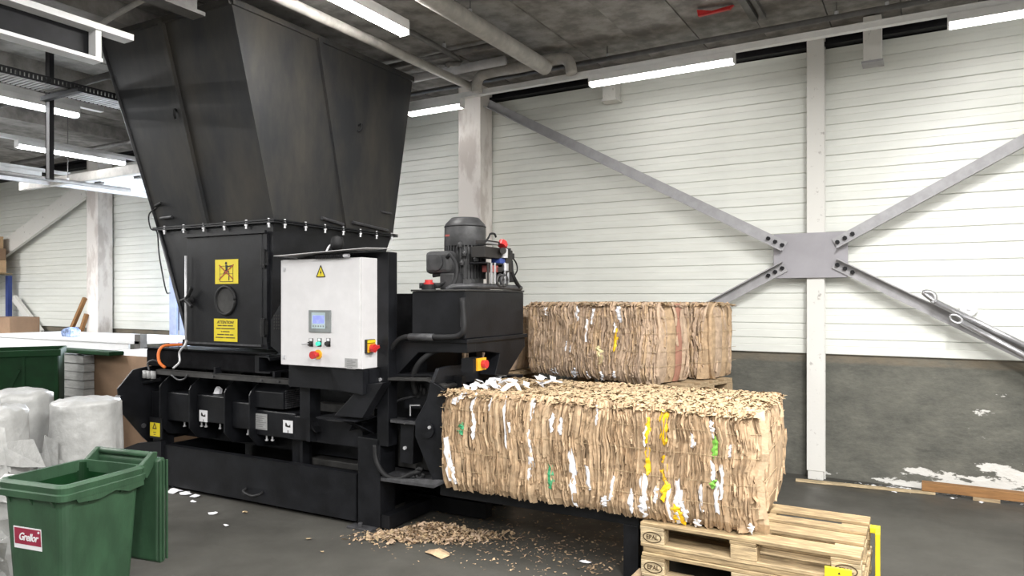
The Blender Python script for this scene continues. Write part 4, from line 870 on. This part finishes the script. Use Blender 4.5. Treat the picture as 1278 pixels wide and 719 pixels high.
# yellow corner posts at the stack
yp = thing('yellow_stop', 'yellow upright stop bracket behind the right end of the pallet stack', 'stop', (-.13, 4.9, 0), 'm')
part('upright', MB().box(-.125, -.10, 4.70, 4.80, 0, .40), 'yellow', yp, bev=.004)
part('top_lip', MB().box(-.155, -.10, 4.80, 4.86, .37, .405).box(-.125, -.10, 4.80, 4.86, 0, .37), 'yellow', yp, bev=.003); part('foot', MB().box(-.13, .0, 4.66, 4.90, 0, .012), 'yellow', yp)
yp = thing('yellow_stop', 'yellow stop plate with arrow in front of the right pallet corner', 'stop', (-.24, 4.06, 0), 'm')
part('plate', MB().box(-.345, -.215, 4.075, 4.09, 0, .375), 'yellow', yp, bev=.003); part('foot', MB().box(-.345, -.215, 3.96, 4.09, 0, .012), 'yellow', yp)
flat(yp, 'arrow_mark', 'ink', [tri(-.275, .35, .008)], 4.0745)

# back stack: pallets, lower bales, pallets, upper bales
RB = R(-17)
def bk(x, y, z):                                           # position in the turned frame of the back stack, from its front right corner
    c_, s_ = math.cos(RB), math.sin(RB); return (-1.80 + x * c_ - y * s_, 5.80 + x * s_ + y * c_, z)
def bscr(lst, L): return [(x - L / 2, a, b, w_, m) for x, a, b, w_, m in lst]
b1 = [(x_ + .24, *r_) for x_, *r_ in [(.86, .26, .46, .045, 'paper_yellow'), (.84, .42, .52, .03, 'paper'), (.70, .14, .30, .09, 'paper_cream'), (.60, .50, .64, .04, 'paper'), (.9, .52, .66, .06, 'paper'), (.43, .52, .66, .05, 'paper'), (.55, .34, .54, .03, 'paper'), (.12, .01, .07, .04, 'paper'), (.18, .01, .08, .03, 'paper'),
      (.38, .0, .08, .05, 'paper'), (.42, .02, .1, .04, 'paper'), (.55, .0, .07, .03, 'paper'), (.71, .0, .08, .05, 'paper'), (.86, .04, .09, .04, 'paper'), (.05, .56, .64, .05, 'paper'), (.3, .25, .34, .03, 'paper'), (.36, .24, .3, .02, 'paper')]]
HB = .69
bale('upper back bale beside the oil tank, with yellow and cream scraps', bk(-.755, .30, 1.055), 1.50, .60, HB, 21, rz=RB, tones=(4, 5, 4, 1), n_part=60, scraps=bscr(b1, 1.50), fine=1.15, coarse=(4, 1, 8, 4))
bale('upper back bale at right with smooth brown end sheets', bk(-.66, .935, 1.055), 1.50, .56, HB - .0, 22, rz=RB, tones=(4, 5, 1), n_part=20, fine=.8, coarse=(1, 4, 1))
bale('upper back bale half hidden behind the oil tank', (-3.86, 6.35, 1.055), .90, .95, HB - .04, 23, tones=(4, 5, 3), n_part=20, fine=.7, coarse=(5, 3, 4))
pallet('grey-brown pallet under the upper back bales', bk(-.46, .66, .905), 'm', RB, False, tones='dark', seed=31)
pallet('grey-brown pallet under the bale behind the tank', (-3.95, 6.35, .905), 'm', 0, False, tones='dark', seed=32)
bale('lower back bale hidden behind the front bale', bk(-.70, .62, .147), 1.3, 1.0, .73, 24, rz=RB, tones=(4, 5), n_part=8, fine=.5, wires=False)
bale('lower bale behind the baler outlet', (-3.95, 6.35, .147), 1.1, .95, .73, 25, tones=(4, 5), n_part=8, fine=.5, wires=False, end=True)
pallet('pallet on the floor under the lower back bale', bk(-.70, .62, 0), 'm', RB, False, tones='dark', seed=33)
pallet('pallet on the floor behind the baler outlet', (-3.95, 6.35, 0), 'm', 0, False, tones='dark', seed=34)

# ------------------------------------------------------------------ green wheelie bin, lid hanging open
wbn = thing('wheelie_bin', 'green wheeled bin with red label and lid hanging open behind', 'bin', (-3.78, 2.03, 0), 'w', rz=R(10), own=True); wbn.scale = (1, .9, 1)
def rrect(hx, hy, z, r, n=5, y0=0):
    out = []
    for cx_, cy_, a0 in ((hx - r, hy - r, 0), (-hx + r, hy - r, 90), (-hx + r, -hy + r, 180), (hx - r, -hy + r, 270)):
        for i in range(n + 1): a = R(a0 + 90 * i / n); out.append((cx_ + r * math.cos(a), cy_ + y0 + r * math.sin(a), z))
    return out
def loft(rings, cap0=True, cap1=True):
    mb = MB(); n = len(rings[0]); vs = [v for r in rings for v in r]
    fs_ = [(i * n + k, i * n + (k + 1) % n, (i + 1) * n + (k + 1) % n, (i + 1) * n + k) for i in range(len(rings) - 1) for k in range(n)]
    if cap0: fs_.append(tuple(range(n))[::-1])
    if cap1: fs_.append(tuple(range((len(rings) - 1) * n, len(rings) * n)))
    return mb.add(vs, fs_)
ZB = .895
body = part('bin_body', loft([rrect(.17, .20, .06, .04), rrect(.175, .205, .10, .045), rrect(.212, .248, ZB - .06, .05), rrect(.216, .252, ZB - .01, .05)], True, False), 'bin_green', wbn, smooth=False)
part('inner_wall', loft([rrect(.206, .242, ZB - .01, .045), rrect(.168, .198, .09, .04)], False, True), 'bin_dark', wbn, 'inside of the bin, coloured darker for its shade')  # darker green than the body stands in for shade inside the bin
part('rim', loft([rrect(.214, .25, ZB - .075, .05), rrect(.238, .275, ZB - .075, .05), rrect(.240, .277, ZB - .045, .05), rrect(.232, .268, ZB - .04, .05), rrect(.236, .272, ZB - .012, .05), rrect(.222, .258, ZB, .045), rrect(.205, .241, ZB, .04), rrect(.203, .239, ZB - .06, .04)], False, False), 'bin_green', body, smooth=False)
for x in (-.15, .0, .15): part('rim_gusset', MB().prism([(x - .006, -.225, ZB - .075), (x - .006, -.270, ZB - .075), (x - .006, -.235, ZB - .13)], (.012, 0, 0)), 'bin_green', body)
for y in (-.1, .1): part('rim_gusset', MB().prism([(.21, y, ZB - .075), (.238, y, ZB - .075), (.20, y, ZB - .13)], (0, .012, 0)), 'bin_green', body)
part('rim_skirt', MB().prism([(.226, -.20, ZB - .06), (.226, .24, ZB - .06), (.226, .24, ZB - .10), (.226, .14, ZB - .11), (.226, .05, ZB - .085), (.226, -.05, ZB - .105), (.226, -.18, ZB - .095)], (.010, 0, 0)), 'bin_green', body)
part('handle_bar', MB().tube([(-.21, .345, ZB + .035), (.21, .345, ZB + .035)], .017, 10, 1), 'bin_green', wbn, smooth=True)
for x in (-.2, .2): part('hinge_arm', MB().prism([(x - .012, .25, ZB - .06), (x - .012, .25, ZB), (x - .012, .33, ZB + .055), (x - .012, .365, ZB + .05), (x - .012, .36, ZB + .01), (x - .012, .29, ZB - .08)], (.024, 0, 0)), 'bin_green', wbn, bev=.004)
lid = part('lid', loft([[(x, .335 + .0, z) for x, z in ((-.23, .36), (.23, .36), (.235, .90), (-.235, .90))], [(x, .355, z) for x, z in ((-.245, .345), (.245, .345), (.245, .915), (-.245, .915))], [(x, .385, z) for x, z in ((-.245, .345), (.245, .345), (.245, .915), (-.245, .915))], [(x, .43, z) for x, z in ((-.19, .40), (.19, .40), (.19, .86), (-.19, .86))]]), 'bin_green', wbn, bev=.008)
mb = MB()
for y in (.345, .37, .395): mb.box(.243, .252, y - .006, y + .006, .36, .90)
part('lid_rib', mb, 'bin_green', lid)
for x in (-.19, .19): part('wheel', MB().cyl((x - .025, .20, .1), (x + .025, .20, .1), .1, 24), 'rubber', wbn)
part('axle', MB().cyl((-.19, .20, .1), (.19, .20, .1), .012, 8), 'steel', wbn)
part('front_foot', MB().box(-.16, .16, -.19, -.10, 0, .065), 'bin_green', wbn)
# label: on the sloping front wall
def fy(z): return -(.205 + (.248 - .205) * (z - .10) / (ZB - .16)) - .001
la = MB(); z0, z1 = .56, .668
def lp(x0, x1, za, zb, d=0): return [(x0, fy(za) - d, za), (x1, fy(za) - d, za), (x1, fy(zb) - d, zb), (x0, fy(zb) - d, zb)]
lbl = part('label', MB().prism(lp(-.135, .055, z0, z1), (0, -.0015, 0)), 'label_white', wbn, 'red and white name label')
part('label_field', MB().prism(lp(-.129, .052, z0 + .022, z1 - .006, .0015), (0, -.001, 0)), 'label_red', wbn)
text('Grellor', .052, lbl, 'label_white', (-.035, fy(.617) - .0035, .619), XD, (0, -.06, 1), shear=.35, sx=.92, spacing=.92)
text('®', .016, lbl, 'label_white', (.040, fy(.645) - .0035, .650), XD, (0, -.06, 1))

# ------------------------------------------------------------------ film-wrapped rolls behind the bin
def wrap(label, org, r, h, seed, skirt=.3):
    rnd = random.Random(seed); t = thing('film_roll', label, 'roll', org, 'w', 'film-wrapped rolls', own=True)
    part('inner_roll', MB().lathe((0, 0, 0), [(r * .86, .0), (r * .88, h * .94), (r * .2, h * .95)], 32), 'film_inner', t, smooth=False)
    n, m = 56, 22; vs = []
    for k in range(m + 1):
        z = h * 1.0 * k / m
        for i in range(n):
            a = 2 * math.pi * i / n; f = noise.noise(Vector((math.cos(a) * 2.2, math.sin(a) * 2.2, z * 1.6 + seed))); g = noise.noise(Vector((math.cos(a) * 6, math.sin(a) * 6, z * 1.2 + seed * 2)))
            low = max(0, 1 - z / (h * .9)); rr = r * (.97 + .06 * f + .045 * g) + skirt * .16 * low * (0.6 + .5 * f + .5 * abs(g))
            vs.append((rr * math.cos(a), rr * math.sin(a), z))
    for q, (rr, zz) in enumerate(((.93, 1.012), (.72, 1.03), (.4, 1.02), (.15, 1.035))):
        for i in range(n):
            a = 2 * math.pi * i / n; f = noise.noise(Vector((math.cos(a) * 3 * rr, math.sin(a) * 3 * rr, seed + q)))
            vs.append((r * rr * math.cos(a), r * rr * math.sin(a), h * zz + .02 * f))
    M_ = m + 1 + 4
    mb = MB().add(vs, [(i * n + k, i * n + (k + 1) % n, (i + 1) * n + (k + 1) % n, (i + 1) * n + k) for i in range(M_ - 1) for k in range(n)] + [tuple(range((M_ - 1) * n, M_ * n))])
    part('film_wrap', mb, 'film', t, smooth=True)
    mb = Soup()
    for i in range(3):
        a = rnd.uniform(-2.2, .4); p = Vector((math.cos(a), math.sin(a), 0)) * (r * 1.03); u = Vector((-math.sin(a), math.cos(a), 0)); z = h * rnd.uniform(.6, .98); wd = rnd.uniform(.06, .14); ln = rnd.uniform(.2, .45)
        mb.add([p - u * wd + Vector((0, 0, z)), p + u * wd + Vector((0, 0, z - .03)), p * 1.12 + u * wd * 1.5 + Vector((0, 0, z - ln)), p * 1.2 + Vector((0, 0, z - ln * .8)), p * 1.1 - u * wd * 1.1 + Vector((0, 0, z - ln * .6))], [(0, 1, 2, 3), (0, 3, 4)])
    part('loose_film', mb, 'film', t)
    return t
wrap('white film-wrapped roll standing right, nearest the brown carton', (-5.17, 2.86, 0), .225, 1.04, 3)
wrap('white film-wrapped roll standing left, in front of its neighbours', (-5.27, 2.28, 0), .23, 1.05, 5, .35)
wrap('white film-wrapped roll behind the two front ones', (-5.80, 2.70, 0), .235, 1.075, 8)
mb = Soup()
rnd = random.Random(4)
for i in range(26):
    c = Vector((-4.40 + rnd.uniform(-.12, .1), 1.86 + rnd.uniform(-.15, .15), .03 + i * .03)); a = rnd.uniform(0, 6.3); d = Vector((math.cos(a), math.sin(a), rnd.uniform(-.5, .5))) * .13; n_ = Vector((-math.sin(a), math.cos(a), rnd.uniform(-.6, .6))) * .09
    mb.add([c - d, c - n_, c + d, c + n_, c + Vector((0, 0, .05))], [(0, 1, 4), (1, 2, 4), (2, 3, 4), (3, 0, 4)])
single('film_heap', 'crumpled clear film heaped on the floor left of the bin', 'film', mb, 'film', (-4.4, 1.86, 0), kind='stuff')

# ------------------------------------------------------------------ left background
gc = thing('green_container', 'big dark green plastic container behind the wrapped rolls', 'container', (-8.91, 3.93, 0), 'w', rz=R(58), own=True)
gt = 1.225                                                # local: front at y = -.4, right end at x = .66
part('body', MB().box(-.66, .64, -.4, .3, .15, gt - .06), 'bin_dark', gc, bev=.02)
part('rim', MB().box(-.68, .66, -.43, -.40, gt - .07, gt).box(.63, .66, -.4, .3, gt - .07, gt).box(-.68, .66, .3, .33, gt - .07, gt).box(-.68, -.65, -.4, .3, gt - .07, gt), 'bin_dark', gc, bev=.008)
for x in (-.35, .05, .30, .60): part('wall_rib', MB().box(x, x + .03, -.42, -.39, .2, gt - .06), 'bin_dark', gc)
part('strut', MB().bar((.10, -.412, .62), (.28, -.412, 1.02), .03, .03, (0, 1, 0)), 'bin_dark', gc)
for x in (-.45, .45): part('caster', MB().cyl((x - .03, -.25, .08), (x + .03, -.25, .08), .08, 16).box(x - .04, x + .04, -.29, -.21, .1, .16), 'rubber', gc)
y5 = 4.75
a_, b_ = at(70, 441, 'w', Y=y5), at(104, 441, 'w', Y=y5)
gb = thing('board_stack', 'stack of grey boards between green container and brown carton', 'boards', ((a_.x + b_.x) / 2, y5 + .4, 0), 'w')
for i in range(11): part('board', MB().box(a_.x, b_.x - .004 * (i % 3), y5 + .01 * (i % 2), y5 + .13, i * a_.z / 11, (i + 1) * a_.z / 11 - .008), 'block_grey', gb)
cz_ = at(103, 440, 'w', Y=4.9).z
a2, b2 = at(60, 433, 'w', Y=4.7), at(134, 441, 'w', Y=4.7)
single('dark_lid', 'flat dark green lid lying on the grey boards', 'lid', MB().box(a2.x, b2.x, 4.72, 4.90, max(a_.z, cz_) + .004, max(a_.z, cz_) + .05), 'bin_dark', ((a2.x + b2.x) / 2, 5, a_.z), bev=.008)
cl, cr = at(103, 440, 'w', Y=4.9), at(192, 440, 'w', Y=4.9)
cx_ = thing('carton', 'large plain brown carton standing left of the baler', 'carton', ((cl.x + cr.x) / 2, 5.3, 0), 'w')
part('front_panel', MB().box(cl.x + .06, cr.x, 4.90, 4.91, 0, cl.z), 'carton', cx_)
part('corner_flap', MB().prism([(cl.x + .06, 4.90, 0), (cl.x + .06, 4.90, cl.z), (cl.x - .02, 4.86, cl.z - .005), (cl.x - .02, 4.86, 0)], (0, .008, 0)), 'carton_light', cx_)
part('side_panel', MB().box(cl.x + .0, cl.x + .012, 4.91, 5.9, 0, cl.z).box(cr.x - .01, cr.x, 4.91, 5.9, 0, cl.z).box(cl.x, cr.x, 5.89, 5.9, 0, cl.z), 'carton', cx_)
part('top_sheet', MB().box(cl.x, cr.x, 4.91, 5.9, cl.z - .012, cl.z - .002), 'table_white', cx_)
tx0, tx1 = at(22, 420, 'w', Y=6.4).x, at(207, 420, 'w', Y=6.4).x
tb = thing('work_table', 'long white work table in daylight behind the brown carton', 'table', ((tx0 + tx1) / 2, 6.8, 0), 'w')
part('table_top', MB().box(tx0, tx1, 6.0, 7.2, 1.14, 1.19), 'table_white', tb, bev=.006); part('apron', MB().box(tx0 + .02, tx1 - .3, 6.02, 6.05, .80, 1.14), 'table_white', tb)
for x in (tx0 + .1, tx1 - .1):
    for y in (6.1, 7.1): part('leg', MB().box(x - .04, x + .04, y - .04, y + .04, 0, 1.14), 'pipe_grey', tb)
part('end_fitting', MB().box(tx1 - .12, tx1 + .02, 6.0, 6.1, 1.0, 1.28), 'pipe_dark', tb)
tb2 = thing('side_table', 'lower pale table at the left edge behind the green container', 'table', (-14.8, 6.5, 0), 'w')
part('table_top', MB().box(tx0 - 2.0, tx0 - .03, 5.9, 7.0, 1.00, 1.05), 'table_white', tb2, bev=.006)
for x in (tx0 - 1.9, tx0 - .15):
    for y in (6.0, 6.9): part('leg', MB().box(x - .04, x + .04, y - .04, y + .04, 0, 1.0), 'pipe_grey', tb2)
c = at(86, 422, 'w', Y=6.1)
single('film_bundle', 'small blue and white film bundle lying on the white table', 'bundle', MB().prism([(c.x - .12, 6.05, 1.195), (c.x + .14, 6.05, 1.195), (c.x + .13, 6.05, 1.30), (c.x + .05, 6.05, 1.34), (c.x - .06, 6.05, 1.32), (c.x - .15, 6.05, 1.28)], (0, .16, 0)), 'blue_film', (c.x, 6.1, 1.195), bev=.015)
# blue rack with cartons at the left edge
yr = 6.9
rk = thing('blue_rack', 'blue storage rack upright and shelf at the left edge', 'rack', (at(-40, 500, 'w', Y=yr).x, yr, 0), 'w')
a_ = at(-30, 340, 'w', Y=yr)
part('upright', MB().box(a_.x - .10, a_.x, yr, yr + .08, 0, a_.z - .05), 'blue', rk); part('shelf_beam', MB().box(a_.x - 1.6, a_.x, yr, yr + .08, a_.z - .12, a_.z - .02), 'blue', rk)
part('shelf', MB().box(a_.x - 1.6, a_.x, yr, yr + .65, a_.z - .02, a_.z), 'wood0', rk); part('upright', MB().box(a_.x - .10, a_.x, yr + .57, yr + .65, 0, a_.z - .05), 'blue', rk)
part('upright', MB().box(a_.x - 1.6, a_.x - 1.5, yr, yr + .08, 0, a_.z - .05), 'blue', rk)
zz = a_.z
for i, (hh, dx, lab) in enumerate(((.26, .10, 'bottom'), (.24, .08, 'middle'), (.25, -.02, 'top'))):
    single('carton', lab + ' brown carton of the pile on the blue rack', 'carton', MB().box(a_.x - .7, a_.x + dx, yr + .02, yr + .5, zz + .003, zz + hh), 'carton_light' if i != 1 else 'carton', (a_.x - .3, yr + .2, zz), bev=.008, group='cartons on the rack'); zz += hh
a_, b_ = at(5, 395, 'w', Y=6.75), at(35, 395, 'w', Y=6.75)
single('carton', 'brown carton standing beside the blue rack on the pale table', 'carton', MB().box(a_.x, b_.x, 6.45, 6.95, 1.055, a_.z), 'carton', (a_.x + .2, 6.7, 1.055), bev=.01)
for i, (p0, p1) in enumerate((((85, 418), (106, 372)), ((97, 418), (108, 392)))):
    p, q = at(*p0, fr='w', Y=7.25), at(*p1, fr='w', Y=7.37 - .03)
    dirn = (p - q) / (p.z - q.z); p = q + dirn * (-q.z + .0) * 1.0
    p = Vector((q.x + (p.x - q.x), 7.15, 0.01))
    single('wooden_pole', ['long', 'short'][i] + ' brown wooden pole leaning on the left plastered column', 'pole', MB().bar(p, q, .06, .06, (0, 1, 0)), 'wood_brown', p)

# ------------------------------------------------------------------ floor: shavings, scraps, battens
rnd = random.Random(77)
mb = Soup(); cnt = 0
def chip(mb, x, y, z, s, tilt=.4):
    a = rnd.uniform(0, 6.28); l_, w_ = s * rnd.uniform(.6, 1.5), s * rnd.uniform(.25, .7)
    d = Vector((math.cos(a), math.sin(a), rnd.gauss(0, tilt))) * l_; n_ = Vector((-math.sin(a), math.cos(a), rnd.gauss(0, tilt))) * w_; c = Vector((x, y, max(z, .002 + abs(d.z) + abs(n_.z))))
    mb.add([c - d - n_, c - n_ * .9 + Vector((0, 0, w_ * .4)), c + d - n_ * .6, c + d * .9 + n_ * .8, c + n_ + Vector((0, 0, w_ * .4)), c - d + n_], [(0, 1, 4, 5), (1, 2, 3, 4)])
for _ in range(3600):
    u = rnd.gauss(0, .5); v = rnd.gauss(0, .5)
    x, y = -3.06 + u * .34 + .15 * v, 4.40 + v * .20 + .10 * u
    if y > 4.75 and rnd.random() < .3: continue
    hgt = .11 * math.exp(-(u * u + v * v) * 1.6)
    mb.cur = rnd.choice((0, 1, 4, 4, 2, 3)); chip(mb, x, y, rnd.uniform(0, 1) * hgt, rnd.uniform(.006, .02))
for _ in range(900):
    x, y = rnd.uniform(-3.4, -1.65), 4.3 + abs(rnd.gauss(0, .55)); mb.cur = rnd.choice((1, 4, 5, 5, 3)); chip(mb, x, y, 0, rnd.uniform(.004, .014), .15)
for _ in range(150):
    x, y = rnd.uniform(-3.7, -1.5), 4.25 - abs(rnd.gauss(0, .16)); mb.cur = rnd.choice((0, 2, 2)); chip(mb, x, y, 0, rnd.uniform(.004, .013), .1)
single('shavings_heap', 'heap of torn cardboard shavings on floor below the baler outlet', 'shavings', mb, ['kraft0', 'kraft1', 'kraft2', 'kraft_pale', 'kraft4', 'kraft3'], (-3.0, 4.4, 0), 'm', kind='stuff')
def scrap(name, label, px_, py_, m, sz, seed, group=None):
    global rnd
    rnd = random.Random(seed); p = at(px_, py_, 'w', Z=0.0); mb = MB(); pts = []
    n = 7
    for i in range(n):
        a = 2 * math.pi * i / n; r = sz * rnd.uniform(.5, 1.1); pts.append((p.x + r * math.cos(a) * 1.2, p.y + r * math.sin(a) * .8, .004 + .012 * rnd.random()))
    mb.add(pts + [(p.x, p.y, .004 + sz * .35)], [(i, (i + 1) % n, n) for i in range(n)] + [tuple(range(n))[::-1]])
    single(name, label, 'scrap', mb, m, (p.x, p.y, 0), 'w', group)
g = 'paper scraps on the floor'
scrap('paper_scrap', 'largest white paper scrap on floor near the bin lid', 217, 614, 'paper', .09, 1, g)
scrap('paper_scrap', 'flat white paper scrap beside the largest by the base cover', 232, 617, 'paper', .07, 2, g)
scrap('paper_scrap', 'crumpled white paper scrap right of the flat one', 244, 620, 'paper', .06, 3, g)
scrap('paper_scrap', 'thin white paper sliver in front of the crumpled scrap', 242, 627, 'paper', .035, 4, g)
scrap('paper_scrap', 'lone white paper scrap in the middle of the open floor', 266, 642, 'paper', .04, 5, g)
scrap('paper_scrap', 'small pale sliver on the floor nearest the camera', 282, 657, 'paper', .03, 6, g)
scrap('cardboard_scrap', 'small pale scrap on floor below the base cover handle', 305, 640, 'kraft_pale', .035, 7)
scrap('cardboard_scrap', 'cream scrap on floor left of the baler foot', 386, 674, 'kraft_pale', .03, 8)
scrap('cardboard_scrap', 'brown crumb on floor in front of the baler foot', 402, 690, 'kraft_pale', .018, 9)
scrap('cardboard_scrap', 'largest cardboard piece at the front of the shavings heap', 546, 692, 'kraft0', .10, 10)
scrap('cardboard_scrap', 'flat cardboard scrap at the left end of the shavings heap', 480, 668, 'kraft4', .07, 11)
scrap('paper_scrap', 'grey-white paper scrap on floor under the discharge table', 731, 703, 'paper', .045, 12, g)
q = at(796, 690, 'm', Y=4.2)
single('cardboard_scrap', 'curled cardboard scrap leaning between table leg and pallets', 'scrap', MB().prism([(-1.50, 4.22, .005), (-1.40, 4.18, .005), (-1.38, 4.2, .12), (-1.40, 4.21, .13), (-1.47, 4.22, .05)], (.01, .012, 0)), 'kraft2', (-1.45, 4.2, 0), 'm')
p, q = at(993, 599, 'w', Z=.015), at(1167, 616, 'w', Z=.015)
single('batten', 'thin pale wooden batten on floor at the wall foot', 'batten', MB().bar(p, q, .045, .022), 'wood2', (p.x, p.y, 0))
bt = at(1152, 601, 'w', Z=.10)
single('timber_beam', 'brown timber lying along the wall foot at right', 'beam', MB().box(bt.x - .01, bt.x + 2.2, 7.50, 7.60, .03, .105), 'wood_brown', (bt.x + 1, 7.55, 0), bev=.004)
single('paint_flakes', 'white paint flakes fallen along the foot of the peeling wall', 'flakes', (lambda m_: ([chip(m_, rnd.uniform(-.75, 1.6), 7.66 - abs(rnd.gauss(0, .1)), 0, rnd.uniform(.006, .03), .1) for _ in range(120)], m_)[1])(Soup()), 'label_white', (0, 7.6, 0), kind='stuff')
for x in (.25, .66): single('wood_shim', ('left' if x < .5 else 'right') + ' shim block under the brown timber', 'shim', MB().box(x + .1, x + .3, 7.49, 7.61, 0, .03), 'wood_dark' if x < .5 else 'label_white', (x + .2, 7.55, 0))
